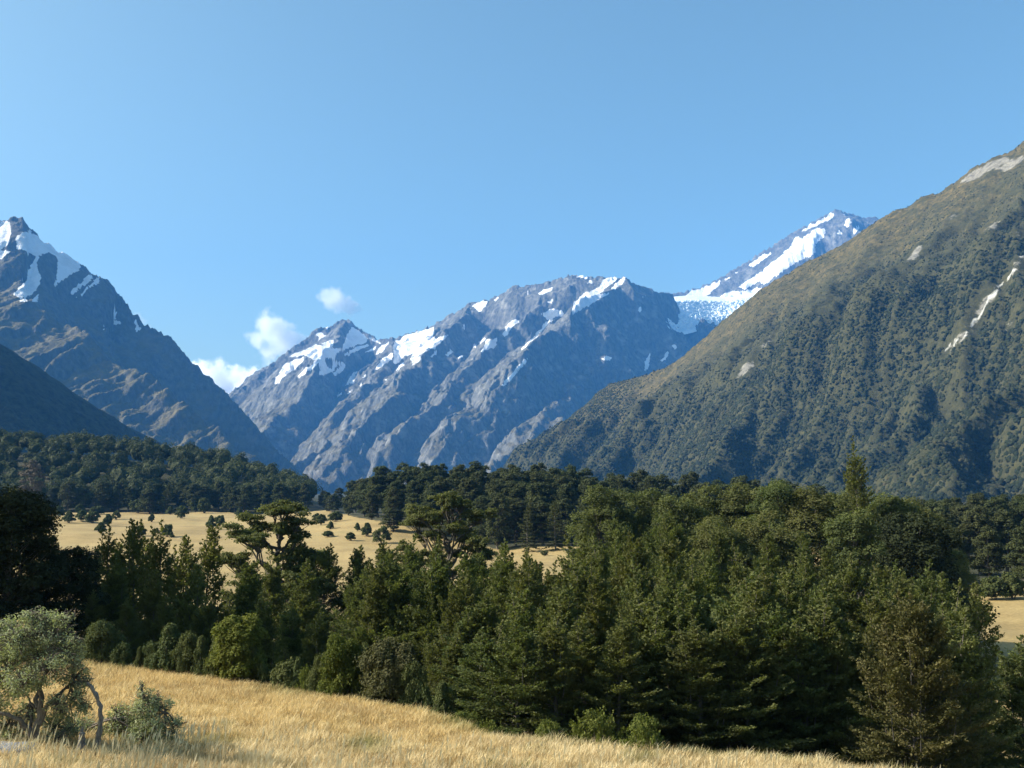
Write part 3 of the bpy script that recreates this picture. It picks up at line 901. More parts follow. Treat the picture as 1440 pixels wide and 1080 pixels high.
def single(name, L, B, rng, mat):
    """crown and trunk as one mesh with two materials, for trees a few pixels wide"""
    me = L.build(name, mat, rng)
    v0 = np.zeros(len(me.vertices) * 3, np.float32); me.vertices.foreach_get('co', v0)
    n0 = len(me.vertices)
    f0 = np.arange(n0).reshape(-1, 4)
    t0 = np.zeros(n0, np.float32); me.attributes['tint'].data.foreach_get('value', t0)
    bv, bf = np.concatenate(B.v), np.concatenate(B.f)
    m2 = mesh_np(name, np.vstack([v0.reshape(-1, 3), bv]), np.vstack([f0, bf + n0]), mat, False, {'tint': np.concatenate([t0, np.zeros(len(bv))])})
    m2.materials.append(M_BARK)
    m2.polygons.foreach_set('material_index', np.concatenate([np.zeros(len(f0), np.int32), np.ones(len(bf), np.int32)]))
    bpy.data.meshes.remove(me)
    return m2


def bush(seed, h, w, leaf=0.12, nc=16, per=220, mat=None, peak=0.0, tintb=0.45, name='bush', shoots=0):
    rng = np.random.RandomState(seed)
    L, B = Leaves(), Limbs()
    for k in range(5):
        a = k * 1.3
        B.tube(curve((0, 0, -0.4), (math.cos(a) * w * 0.25, math.sin(a) * w * 0.25, h * 0.55), (0, 0, 0), 4), np.linspace(0.05 * h * 0.5, 0.02, 4), 4)
    for i in range(nc):
        t = (i + 0.5) / nc
        z = h * (0.14 + 0.74 * t)
        pr = (1 - t) ** 0.8 if peak else math.sqrt(max(0.05, 1 - (t - 0.25) ** 2 / 0.75))
        rr = 0.5 * w * pr * rng.uniform(0.3, 0.72)
        az = i * 2.4 + rng.normal() * 0.4
        cr = 0.5 * w * rng.uniform(0.30, 0.5) * (0.55 + 0.45 * pr)
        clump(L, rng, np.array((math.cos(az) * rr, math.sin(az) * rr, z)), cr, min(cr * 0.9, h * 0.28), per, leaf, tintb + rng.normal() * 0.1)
    for i in range(shoots):
        az = rng.rand() * 6.28; fr = math.sqrt(rng.rand()); rr = 0.5 * w * fr * 0.75
        b0 = np.array((math.cos(az) * rr, math.sin(az) * rr, h * 0.05))
        up = h * rng.uniform(0.35, 1.0) * (1 - 0.55 * fr * fr) * (0.75 + 0.35 * math.sin(az * 2 + seed))
        b1 = b0 + np.array((math.cos(az) * (0.1 + 0.45 * fr), math.sin(az) * (0.1 + 0.45 * fr), up))
        for q in range(8):
            c = b0 + (b1 - b0) * q / 7.0
            fan(L, rng, c, b1 - b0, 0.35, 0.16, 0.06, 12, leaf * 0.8, tintb + 0.2, 0.3)
    return single(name, L, B, rng, mat or M_BUSH)


PLANTED = []


def plant(kind, parts, x, y, label, cat, group=None, s=1.0, rz=None, sz=None, z=None, sink=0.0):
    """parts: (crown, trunk) meshes -> empty > crown, trunk ; or one mesh -> that mesh alone"""
    rz = random.uniform(0, 6.28) if rz is None else rz
    gz = float(ground_z(x, y)) if z is None else z
    sc = (s, s, sz if sz else s)
    if isinstance(parts, tuple):
        r = link(kind, None, None, (x, y, gz - sink), rz, sc)
        r.empty_display_size = 0.5
        link('crown', parts[0], r)
        link('trunk', parts[1], r)
    else:
        r = link(kind, parts, None, (x, y, gz - sink), rz, sc)
    tag(r, label, cat, group)
    PLANTED.append(r)
    return r


random.seed(11)
RNG = np.random.RandomState(21)
ORD = ['first', 'second', 'third', 'fourth', 'fifth', 'sixth', 'seventh', 'eighth', 'ninth', 'tenth', 'eleventh', 'twelfth', 'thirteenth', 'fourteenth', 'fifteenth', 'sixteenth',
       'seventeenth', 'eighteenth', 'nineteenth', 'twentieth', 'twenty-first', 'twenty-second', 'twenty-third', 'twenty-fourth', 'twenty-fifth', 'twenty-sixth', 'twenty-seventh', 'twenty-eighth', 'twenty-ninth', 'thirtieth']

# prototypes (meshes only; every tree links its own object to one of them)
YOUNG = [young_beech(100 + k, 12.0, R, d * 0.85, 0.08, cn, None, mu, tb) for k, (R, d, cn, mu, tb) in enumerate([
    (3.4, 1.25, 0.72, 14, 0.45), (3.0, 1.2, 0.85, 11, 0.5), (3.7, 1.3, 0.65, 18, 0.42), (2.9, 1.15, 0.8, 12, 0.58), (3.3, 1.3, 0.7, 16, 0.36), (3.1, 1.2, 0.75, 14, 0.5), (3.9, 1.3, 0.58, 20, 0.48)])]
THIN = [young_beech(150 + k, 12.0, R, 0.72, 0.10, 0.62, None, mu, 0.55) for k, (R, mu) in enumerate([(3.2, 10), (2.8, 9), (3.5, 12)])]
MATURE = [forest_tree(200 + k, 18.0, R, 70, 0.135, 640, fl + 0.34, M_BEECH, 0.14, 0.5, tb) for k, (R, fl, tb) in enumerate([(4.6, 0.42, 0.42), (4.0, 0.5, 0.5), (5.2, 0.38, 0.45), (3.7, 0.55, 0.4)])]
FOREST = []
for k, (R, fl, b0, nc) in enumerate([(5.2, 0.6, 0.30, 30), (4.6, 0.7, 0.25, 28), (5.8, 0.52, 0.34, 32), (4.2, 0.75, 0.22, 26), (5.0, 0.6, 0.3, 34)]):
    FOREST.append(single('forest_tree', *forest_tree(300 + k, 20.0, R, nc + 22, 0.30, 330, fl + 0.28, M_FOREST, b0 - 0.16, 0.5, 0.42, True), M_FOREST))
CONE = [young_beech(350 + k, 14.0, 3.0, 0.8, 0.24, 0.7, M_FOREST, 3, 0.4) for k in range(2)]


def row(px_list, topfun, dist, djit, protos, kind, ph, labelfun, group, hmin=4.0, pxj=8, squash=(0.9, 1.15)):
    out = []
    for k, px in enumerate(px_list):
        px = px + RNG.uniform(-pxj, pxj)
        Y = (dist(px) if callable(dist) else dist) + RNG.uniform(-djit, djit)
        ty = interp(px, topfun) + RNG.uniform(-9, 9)
        p = at(px, ty, Y)
        gz = float(ground_z(p[0], Y))
        h = max(hmin, p[2] - gz)
        pr = protos[RNG.randint(len(protos))]
        sz = h / ph
        s = (sz ** 0.75) * RNG.uniform(*squash)
        lab = labelfun(k) if callable(labelfun) else labelfun
        out.append(plant(kind, pr, p[0], Y, lab, 'tree', group, s, None, sz))
    return out


# --- the stand behind the grass bank
G_STAND = 'young beech trees crowded in the stand behind the grass bank'
topA = [(600, 905), (660, 875), (700, 865), (760, 852), (820, 850), (880, 850), (950, 862), (1020, 852), (1100, 872), (1180, 885), (1350, 890), (1385, 905), (1440, 938), (1500, 940)]
topB = [(400, 880), (480, 838), (560, 815), (620, 805), (700, 805), (760, 805), (830, 790), (900, 785), (1000, 805), (1100, 818), (1200, 815), (1300, 818), (1380, 842), (1460, 880)]
topC = [(300, 850), (340, 800), (400, 775), (450, 772), (500, 772), (560, 775), (640, 778), (700, 780), (770, 808), (810, 785), (850, 748), (900, 735), (950, 740), (1000, 752), (1100, 765), (1200, 770)]
topD = [(830, 725), (850, 702), (880, 682), (920, 700), (960, 700), (1000, 696), (1050, 692), (1100, 690), (1150, 692), (1250, 692), (1290, 718), (1330, 768), (1360, 800)]


def distA(px):
    x_e = interp(px, [(p[0], p[1]) for p in zip([e[0] for e in EDGE_PX], [0] * len(EDGE_PX))])
    return interp(px, [(560, 47), (640, 44), (700, 41), (900, 41), (1100, 42), (1440, 44)])


A_PX = [618, 652, 690, 728, 768, 806, 846, 886, 926, 966, 1006, 1046, 1086, 1126, 1166, 1204, 1335, 1362, 1440]
row(A_PX, topA, distA, 2.5, YOUNG, 'beech_tree', 12.0,
    lambda k: 'young green beech in the front row behind the grass edge, %s from left' % ORD[k], 'young beeches along the front edge of the stand', squash=(1.08, 1.35))
row(list(range(440, 1375, 43)), topB, lambda px: interp(px, [(400, 60), (600, 57), (1440, 58)]), 4, YOUNG, 'beech_tree', 12.0,
    'young beech crowded in the middle of the stand, only its upper part showing', G_STAND)
row([600, 650, 700, 745, 790, 840, 890, 940, 990, 1040, 1090, 1140, 1190, 1240, 1300, 1345], [(600, 858), (700, 835), (800, 825), (900, 818), (1000, 830), (1100, 842), (1200, 846), (1300, 850), (1400, 862), (1460, 900)], 50, 3, YOUNG, 'beech_tree', 12.0,
    'young beech crowded in the middle of the stand, only its upper part showing', G_STAND)
row(list(range(370, 860, 42)) + list(range(860, 1220, 52)), topC, 80, 6, YOUNG, 'beech_tree', 12.5,
    'green beech at the back of the stand with its top against meadow or wood', 'beeches at the back of the stand')
row([860, 905, 950, 998, 1045, 1092, 1140, 1180, 1245, 1285, 1318], topD, 112, 6, MATURE, 'mature_beech', 18.0,
    lambda k: 'tall layered beech behind the young stand, %s from left of the big ones' % ORD[k], 'tall layered beeches behind the young stand')
row([880, 940, 1010, 1070, 1130, 1200, 1260], [(830, 760), (900, 745), (1000, 740), (1100, 735), (1200, 730), (1300, 765)], 96, 4, MATURE + YOUNG[:3], 'mature_beech', 17.0,
    'layered beech half hidden between the tall beeches and the young stand', 'half hidden layered beeches')


row([640, 676, 712, 748, 785, 824, 862, 902, 940, 978, 1016, 1056, 1096, 1140, 1180], [(600, 950), (640, 962), (700, 958), (760, 955), (850, 960), (950, 965), (1050, 972), (1150, 985), (1250, 1000), (1350, 985), (1440, 990)],
    lambda px: distA(px) - 3.5, 1.0, YOUNG, 'beech_tree', 9.0, 'low bushy young beech filling between the front row of the stand', 'low young beeches between the front row', squash=(1.15, 1.5), pxj=12)


def special(kind, parts, ph, px, topy, Y, label, s=1.0, group=None, rz=None, cat='tree'):
    p = at(px, topy, Y)
    h = p[2] - float(ground_z(p[0], Y))
    sz = h / ph
    return plant(kind, parts, p[0], Y, label, cat, group, s * sz, rz, sz)


special('tall_beech', young_beech(400, 21.0, 5.2, 0.8, 0.15, 0.7, None, 12, 0.5), 21.0, 1205, 648, 103, 'tallest beech with a pointed spire standing above the right of the stand')
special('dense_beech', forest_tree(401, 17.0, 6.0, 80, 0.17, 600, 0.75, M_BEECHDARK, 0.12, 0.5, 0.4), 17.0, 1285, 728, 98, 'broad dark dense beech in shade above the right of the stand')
special('bronze_beech', young_beech(402, 12.0, 4.1, 1.5, 0.08, 0.5, M_BROWNBEECH, 34, 0.45, 0.5), 12.5, 1272, 858, 36, 'bushy bronze tinted beech at right, teardrop shaped, in front of the stand')
special('slender_beech', THIN[1], 12.5, 1372, 838, 57, 'thin beech with bare shoots leaning against the right meadow')


# --- spreading trees with visible limbs
def umbrella(seed, h, R, plates, mat=M_BEECH, leaf=0.12):
    rng = np.random.RandomState(seed)
    L, B = Leaves(), Limbs()
    tr = curve((0, 0, -1), (0.2, 0, h * 0.7), (0.5, 0.3, 0), 8, rng, 0.08)
    B.tube(tr, np.linspace(0.32, 0.12, 8), 6)
    for (a, rr, z, r) in plates:
        c = np.array((math.cos(a) * rr * R, math.sin(a) * rr * R, z * h))
        zb = max(0.2 * h, z * h - 0.75 * rr * R - 1.2)
        b0 = np.array((np.interp(zb, tr[:, 2], tr[:, 0]), np.interp(zb, tr[:, 2], tr[:, 1]), zb))
        pth = curve(b0, c - (0, 0, 0.25), (0, 0, -0.25), 7, rng, 0.14)
        B.tube(pth, np.linspace(0.14, 0.035, 7), 4)
        nsub = 7
        for q in range(nsub):
            aa = rng.rand() * 6.28; dd = r * R * math.sqrt(rng.rand()) * 0.8
            c2 = c + (math.cos(aa) * dd, math.sin(aa) * dd, rng.normal() * 0.18 - 0.06 * dd)
            B.tube(curve(pth[5], c2, (0, 0, -0.1), 4), np.linspace(0.04, 0.012, 4), 3)
            clump(L, rng, c2, r * R * 0.5, 0.34, 190, leaf, 0.42 + rng.normal() * 0.1, shell=0.2)
    return L.build('crown', mat, rng), B.build('trunk', M_BARK)


def plates(seed, n, zlo, zhi):
    rng = np.random.RandomState(seed)
    out = []
    for i in range(n):
        t = (i + 0.5) / n
        z = zlo + (zhi - zlo) * t + rng.normal() * 0.02
        rr = (0.98 - 0.72 * t ** 2.5) * rng.uniform(0.25, 1.0)
        out.append((i * 2.4 + rng.normal() * 0.5, rr, min(z, 0.97), rng.uniform(0.12, 0.22)))
    return out


special('spreading_beech', umbrella(410, 14.0, 5.7, plates(1, 54, 0.30, 0.97), leaf=0.10), 14.0, 388, 704, 86, 'open flat-topped beech with bare twisting limbs against the tan meadow', rz=0.3)
special('spreading_beech', umbrella(411, 14.0, 6.0, plates(2, 60, 0.30, 0.98), leaf=0.10), 14.0, 630, 690, 104, 'spreading beech with dark trunk and layered top at centre, before the far wood', rz=1.0)
for px, ty, Y, q, lab in [(152, 752, 64, 0, 'slender beech with bare tips beside the black shaded tree'), (188, 738, 66, 2, 'taller light-tipped beech, second right of the black shaded tree'),
                          (226, 752, 68, 0, 'feathery beech, third right of the black shaded tree'), (262, 764, 64, 1, 'thin open beech showing its stem against the meadow'),
                          (292, 748, 67, 1, 'thin leaning beech, last before the open meadow gap'),
                          (136, 775, 63, 1, 'short feathery beech half behind the nearly black tree'), (172, 770, 72, 1, 'feathery beech set back between the first and second slender tips'), (208, 762, 73, 2, 'feathery beech set back between the second and third slender tips'), (246, 785, 70, 0, 'lower feathery beech left of the thin open one'), (276, 800, 62, 2, 'bushy feathery beech in front of the thin leaning one')]:
    special('slender_beech', THIN[q], 12.8, px, ty, Y, lab, 0.95)
for px, ty, Y, lab in [(130, 838, 56, 'low dark beech beside the black shaded tree foot'), (182, 850, 55, 'low dark beech behind the peaked bank bush, left one'), (236, 846, 56, 'low dark beech behind the peaked bank bush, right one'), (280, 850, 57, 'low dark beech behind the dark narrow bush'), (318, 846, 58, 'low dark beech behind the bright yellow-green bush'),
                       (368, 850, 55, 'low grey-green beech right of the bright yellow-green bush'), (410, 862, 53, 'low olive beech behind the low spreading bush'), (452, 872, 52, 'low olive beech left of the arched bush top'), (165, 800, 60, 'short dark beech below the slender tips'), (215, 815, 58, 'short dark beech at the foot of feathery beeches'), (330, 815, 70, 'grey-green beech left below the open flat-topped tree'), (372, 800, 66, 'grey-green twiggy beech right below the open flat-topped tree'),
                       (425, 806, 64, 'olive beech under right limbs of the open flat-topped tree')]:
    special('beech_tree', YOUNG[int(px) % 7], 12.5, px, ty, Y, lab, 1.15)
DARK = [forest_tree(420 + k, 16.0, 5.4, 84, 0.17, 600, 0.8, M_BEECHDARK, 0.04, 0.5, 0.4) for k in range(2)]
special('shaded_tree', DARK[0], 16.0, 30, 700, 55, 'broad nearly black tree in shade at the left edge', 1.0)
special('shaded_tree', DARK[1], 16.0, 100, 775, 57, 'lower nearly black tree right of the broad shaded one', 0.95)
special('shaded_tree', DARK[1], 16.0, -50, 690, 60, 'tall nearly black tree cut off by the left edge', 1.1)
for k, (x, y, h) in enumerate([(-42, 52, 20), (-50, 60, 22), (-46, 66, 19)]):          # unseen trees added out of the frame to shade the black ones
    plant('shaded_tree', DARK[k % 2], x, y, 'unseen dark tree added beyond the left edge to cast shade', 'tree', 'unseen shade-casting trees left of the frame', 1.1, None, h / 16.0)

# --- bushes along the grass bank
BK = 'bushes along the far edge of the grass bank'


def bank_bush(me, px, base_y, topy, hh, wfac, label, kind='bush', back=1.2, wpx=None, ww=1.0):
    """stands just behind the grass edge below pixel px"""
    lo = 20.0
    for Y in np.linspace(24, 90, 400):
        p = at(px, base_y, Y)
        if p[2] < ground_z(p[0], Y):
            lo = Y; break
    else:
        lo = float(edge_y(at(px, base_y, 40)[0]))
    for _ in range(6):                       # never beyond the brink of the bank
        lo = min(lo, float(edge_y(at(px, base_y, lo)[0])) + 0.6)
    Y = lo + back
    p = at(px, topy, Y)
    gz = float(ground_z(p[0], Y)) - 0.1
    h = p[2] - gz
    sz = h / hh
    s = (wpx / 1400.0 * Y) / ww if wpx else sz * wfac
    return plant(kind, me, p[0], Y, label, 'bush', BK, s, None, sz, z=gz)


B1 = bush(500, 3.0, 3.4, 0.07, 26, 600, M_BUSH, 0, 0.5)
B2 = bush(501, 3.0, 2.8, 0.07, 26, 600, M_BUSH, 1, 0.45, shoots=10)
B3 = bush(502, 3.5, 3.0, 0.075, 34, 640, M_YELLOWBUSH, 0, 0.55, shoots=6)
B4 = bush(503, 2.0, 2.6, 0.09, 18, 260, M_BUSH, 0, 0.5)
B5 = bush(504, 1.6, 1.8, 0.07, 8, 150, M_BROOM, 0, 0.5, 'broom_bush', shoots=60)
B6 = bush(505, 3.2, 3.4, 0.07, 30, 640, M_YELLOWBUSH, 0, 0.3)
BB = bush(506, 3.0, 3.4, 0.065, 30, 700, M_DULLBUSH, 0, 0.25)
for me, px, by, ty, hh, wp, ww, lab, kd in [
    (B1, 146, 925, 872, 3.0, 58, 3.4, 'round green bush just right of the grey thorn tree top', 'bush'),
    (B4, 172, 928, 905, 2.0, 30, 2.6, 'low greyish bush between two larger bank bushes', 'bush'),
    (B2, 197, 932, 908, 3.0, 18, 2.8, 'tiny pointed light green bush on the bank', 'bush'),
    (B2, 240, 940, 874, 3.0, 62, 2.8, 'peaked mid-green bush left of the dark narrow bush', 'bush'),
    (B2, 284, 946, 892, 3.0, 36, 2.8, 'dark narrow bush left of the bright yellow-green one', 'bush'),
    (B3, 336, 950, 862, 3.5, 86, 3.0, 'bright yellow-green bush, tallest along the grass bank', 'bush'),
    (B4, 372, 956, 935, 2.0, 20, 2.6, 'tiny round bush right of the yellow-green bush', 'bush'),
    (B4, 402, 960, 930, 2.0, 46, 2.6, 'low dark spreading bush below grey-green beeches', 'bush'),
    (B5, 432, 966, 936, 1.6, 36, 1.8, 'small light green bush left of the arched green bush', 'bush'),
    (B6, 482, 976, 892, 3.2, 74, 3.4, 'arched olive green bush leaning left at bank centre', 'bush'),
    (BB, 550, 990, 898, 3.0, 100, 3.4, 'wide dull brown-green bush with black shade on its right', 'bush'),
    (B4, 596, 996, 962, 2.0, 30, 2.6, 'small yellowish bush at foot of the brown-green bush', 'bush'),
    (B2, 122, 922, 892, 3.0, 34, 2.8, 'dark green bush partly behind the grey thorn tree', 'bush'),
    (B1, 216, 936, 902, 3.0, 34, 3.4, 'small round bush between the tiny pointed and peaked bushes', 'bush'),
    (B1, 264, 943, 888, 3.0, 40, 3.4, 'olive bush tucked between the peaked bush and dark narrow bush', 'bush'),
    (B2, 306, 948, 884, 3.0, 40, 2.8, 'green bush tucked against left of the bright yellow-green bush', 'bush'),
    (B1, 352, 954, 905, 3.0, 40, 3.4, 'green bush tucked against right of the bright yellow-green bush', 'bush'),
    (B2, 420, 964, 922, 3.0, 34, 2.8, 'peaked dark bush left of the small light green bush', 'bush'),
    (B1, 454, 970, 918, 3.0, 44, 3.4, 'round olive bush between light green and arched bushes', 'bush'),
    (B2, 514, 984, 900, 3.0, 46, 2.8, 'green bush between the arched bush and brown-green bush', 'bush'),
    (B1, 580, 994, 930, 3.0, 50, 3.4, 'olive bush against right of the wide brown-green bush', 'bush'),
    (B2, 622, 1004, 955, 3.0, 44, 2.8, 'dark peaked bush before the dip of the bank', 'bush'),
    (B5, 652, 1022, 1000, 1.6, 50, 1.8, 'low pale green bush in the dip of the bank', 'bush'),
    (B5, 690, 1034, 1012, 1.6, 40, 1.8, 'low yellow-green tuft bush right of the dip', 'bush'),
    (B5, 770, 1038, 1012, 1.6, 44, 1.8, 'small pale broom bush under the front beeches', 'bush'),
    (B5, 836, 1045, 996, 1.6, 52, 1.8, 'pale broom bush, larger of the pair under the front beeches', 'bush'),
    (B5, 904, 1050, 1004, 1.6, 62, 1.8, 'wide pale broom bush, right of the pair under the front beeches', 'bush')]:
    bank_bush(me, px, by, ty, hh, 1.0, lab, kd, 0.15 if me is B5 and px > 700 else 0.9, wp * ((1.0 + 0.25 * math.sin(px)) if me is B5 else 1), ww)

# --- bushes on the far meadow
MB = [bush(520 + k, 3.0, w, 0.16, nc, 420, M_BUSH, pk, 0.35) for k, (w, pk, nc) in enumerate([(3.4, 0, 18), (2.8, 1, 16), (3.9, 0, 12), (3.2, 1, 13), (3.8, 0, 10)])]
meadow = [(x / 3.0, 580 + b / 3.0, w / 3.0, h / 3.0) for x, b, w, h in [
    (765, 447, 50, 45), (640, 462, 38, 32), (890, 490, 45, 50), (928, 480, 36, 40), (862, 425, 50, 55), (825, 420, 40, 60), (915, 410, 35, 40), (970, 412, 40, 38), (1008, 437, 38, 30),
    (595, 522, 40, 38), (658, 518, 28, 26), (705, 525, 45, 45), (724, 530, 25, 25), (905, 525, 18, 20), (390, 467, 50, 42), (345, 460, 45, 40), (290, 465, 55, 45), (335, 430, 60, 40), (250, 440, 40, 40),
    (425, 508, 55, 40), (455, 478, 55, 45), (490, 452, 32, 32), (410, 430, 60, 30), (580, 425, 50, 50), (630, 422, 40, 40), (670, 424, 50, 45), (718, 430, 45, 30), (1090, 425, 40, 35),
    (1355, 475, 35, 40), (1335, 460, 30, 30), (1395, 490, 35, 28), (1385, 525, 40, 22), (1420, 460, 40, 35)]]
meadow += [(400 + x / 2.88, 630 + b / 2.88, w / 2.88, h / 2.88) for x, b, w, h in [
    (185, 328, 32, 25), (268, 375, 34, 28), (295, 337, 32, 30), (335, 358, 60, 50), (395, 387, 60, 60), (205, 298, 45, 35), (1052, 438, 25, 20)]]
meadow.sort()
for k, (px, by, w, h) in enumerate(meadow):
    Y = None
    for q in np.linspace(150, 1100, 1600):
        p = at(px, by, q)
        if p[2] < valley_z(p[0], q):
            Y = q; break
    if Y is None:
        Y = 640.0
        p = at(px, by, Y)
    Y = min(Y, 660)
    p = at(px, by, Y)
    k_ = Y / 1400.0
    size = 'tiny' if w < 11 else ('small' if w < 15 else 'broad')
    plant('meadow_bush', MB[(k * 3) % 5], p[0], Y, '%s round dark bush on the far tan meadow, %s bush from left' % (size, ORD[k] if k < 30 else ORD[len(meadow) - 1 - k].replace('first', 'rightmost') + '-from-right'),
          'bush', 'round bushes scattered on the far meadow', w * k_ / 2.9, None, h * k_ / 2.6)

# --- the wood on the hill at the left
SIL = [(-120, 598), (0, 604), (60, 606), (100, 608), (150, 616), (200, 623), (250, 627), (300, 634), (340, 643), (380, 657), (410, 674), (445, 690)]
G_HILL = 'broad beeches along the front of the wood on the left hill'
hill_front, hill_back = [], []
k_alt = 0
for r in range(18):
    Y0 = 632 + r * 13
    for x0 in np.arange(-0.66, -0.185, 0.0118):
        Y = Y0 + RNG.uniform(-11, 11)
        x = (x0 + RNG.uniform(-0.0075, 0.0075)) * Y + (0.0075 * Y if r % 2 else 0)
        if x / Y > -0.20 - 0.0006 * max(0, 0):
            continue
        px = 720 + 1400 * x / Y
        if px < -110 or px > 440:
            continue
        k_alt += 1
        (hill_front if r == 0 and px > 30 or r == 1 and px > 150 and k_alt % 2 == 0 else hill_back).append((x, Y, RNG.uniform(0.72, 0.95)))
for (x, Y, s) in hill_front:
    plant('forest_tree', FOREST[RNG.randint(5)], x, Y, 'broad dark beech along the front of the wood on the left hill', 'tree', G_HILL, s * 1.15, None, s)


def ico():
    t = (1 + 5 ** 0.5) / 2
    v = [(-1, t, 0), (1, t, 0), (-1, -t, 0), (1, -t, 0), (0, -1, t), (0, 1, t), (0, -1, -t), (0, 1, -t), (t, 0, -1), (t, 0, 1), (-t, 0, -1), (-t, 0, 1)]
    f = [(0, 11, 5), (0, 5, 1), (0, 1, 7), (0, 7, 10), (0, 10, 11), (1, 5, 9), (5, 11, 4), (11, 10, 2), (10, 7, 6), (7, 1, 8), (3, 9, 4), (3, 4, 2), (3, 2, 6), (3, 6, 8), (3, 8, 9), (4, 9, 5), (2, 4, 11), (6, 2, 10), (8, 6, 7), (9, 8, 1)]
    v = [np.array(q) / np.linalg.norm(q) for q in v]
    mid, out = {}, []

    def m(a, b):
        k = (min(a, b), max(a, b))
        if k not in mid:
            q = v[a] + v[b]; v.append(q / np.linalg.norm(q)); mid[k] = len(v) - 1
        return mid[k]
    for a, b, c in f:
        x, y, z = m(a, b), m(b, c), m(c, a)
        out += [(a, x, z), (b, y, x), (c, z, y), (x, y, z)]
    return np.array(v), np.array(out)


def core_balls(pts, rad, hgt, rng):
    V, F = ico()
    r = 1 + rng.normal(size=(len(pts), len(V))) * 0.12
    s = pts[:, 3]
    P = V[None] * r[..., None] * (s * rad)[:, None, None] * (1, 1, 1.1) + np.stack([pts[:, 0], pts[:, 1], pts[:, 2] + hgt * s], 1)[:, None]
    return P.reshape(-1, 3), (F[None] + (np.arange(len(pts)) * len(V))[:, None, None]).reshape(-1, 3)


def scatter_wood(name, pts, label, nleaf=26, crown=4.5, leaf=1.1, zfun=None, mat=M_FOREST, hgt=12.0, seed=3):
    """a wood too far off to count: one object, leafy dome crowns on their ground"""
    rng = np.random.RandomState(seed)
    L = Leaves()
    pts = np.asarray(pts)
    n = len(pts)
    z0 = pts[:, 2]
    s = pts[:, 3]
    nl = 11
    lb = rng.normal(size=(n, nl, 3)); lb /= np.linalg.norm(lb, axis=2, keepdims=True)
    lb[..., 2] = np.abs(lb[..., 2]) * 1.25 - 0.4
    lb *= rng.uniform(0.55, 0.95, (n, nl, 1))
    lr = rng.uniform(0.26, 0.44, (n, nl))
    li = rng.randint(0, nl, (n, nleaf)); ri = np.arange(n)[:, None]
    d = rng.normal(size=(n, nleaf, 3)); d /= np.linalg.norm(d, axis=2, keepdims=True)
    d[..., 2] = np.abs(d[..., 2]) * 1.2 - 0.3
    off = lb[ri, li] + d * lr[ri, li][..., None]
    P = np.stack([pts[:, 0], pts[:, 1], z0 + hgt * s * 0.62], 1)[:, None] + off * (crown * s)[:, None, None] * np.array((1, 1, 0.95))
    Nn = d * 0.85 + (0, 0, 0.45) + rng.normal(size=d.shape) * 0.3
    ti = np.clip(0.42 + rng.normal(size=(n, 1)) * 0.24 + d[..., 2] * 0.22 + rng.normal(size=(n, nleaf)) * 0.10, 0, 1)
    sz = (leaf * s)[:, None] * rng.uniform(0.7, 1.3, (n, nleaf))
    L.add(P.reshape(-1, 3), Nn.reshape(-1, 3), sz.ravel(), ti.ravel())
    bv, bf = core_balls(pts, crown * 0.66, hgt * 0.55, rng)
    me0 = L.build(name, mat, rng, 0.7, 0.3)
    n0 = len(me0.vertices)
    v0 = np.zeros(n0 * 3, np.float32); me0.vertices.foreach_get('co', v0)
    t0 = np.zeros(n0, np.float32); me0.attributes['tint'].data.foreach_get('value', t0)
    bpy.data.meshes.remove(me0)
    me = mesh_np(name, np.vstack([v0.reshape(-1, 3), bv]), [np.arange(n0).reshape(-1, 4), bf + n0], mat, False, {'tint': np.concatenate([t0, np.full(len(bv), 0.2)])})
    o = link(name, me)
    tag(o, label, None, None, 'stuff')
    return o


scatter_wood('hill_forest', [(x, Y, float(ground_z(x, Y)), (s - 0.72) * 3.0 + 0.68) for (x, Y, s) in hill_back], 'dense dark beech wood covering the left hill', 430, 5.6, 0.38, hgt=17)

# special small trees before the hill wood
for px, by, ty, wp, lab in [(233, 718, 682, 26, 'pale conical tree standing in front of the hill wood'), (210, 716, 688, 26, 'small rounded tree beside the conical one before the hill wood')]:
    Y = 610.0
    p = at(px, by, Y); t = at(px, ty, Y)
    plant('forest_tree', FOREST[3] if 'round' in lab else CONE[0], p[0], Y, lab, 'tree', None, (wp / 1400 * Y) / (8.4 if 'round' in lab else 6.0), None, (t[2] - float(ground_z(p[0], Y))) / (20.0 if 'round' in lab else 14.0))
GREYT = single('grey_tree', *forest_tree(431, 18.0, 6.0, 30, 0.42, 130, 0.6, M_GREYTREE, 0.2, 0.5, 0.45, True), M_GREYTREE)
p = at(46, 650, 560)
plant('grey_tree', GREYT, p[0], 560, 'greyish twiggy tree in front of the left hill wood', 'tree', None, 1.35, None, (p[2] - float(ground_z(p[0], 560))) / 18)
for px, ty, Y, lab in [(18, 690, 150, 'light green beech peeping above the black shaded tree'), (60, 712, 140, 'olive beech tip right of the light green one above the shaded tree')]:
    special('slender_beech', THIN[2], 12.8, px, ty, Y, lab, 1.0)

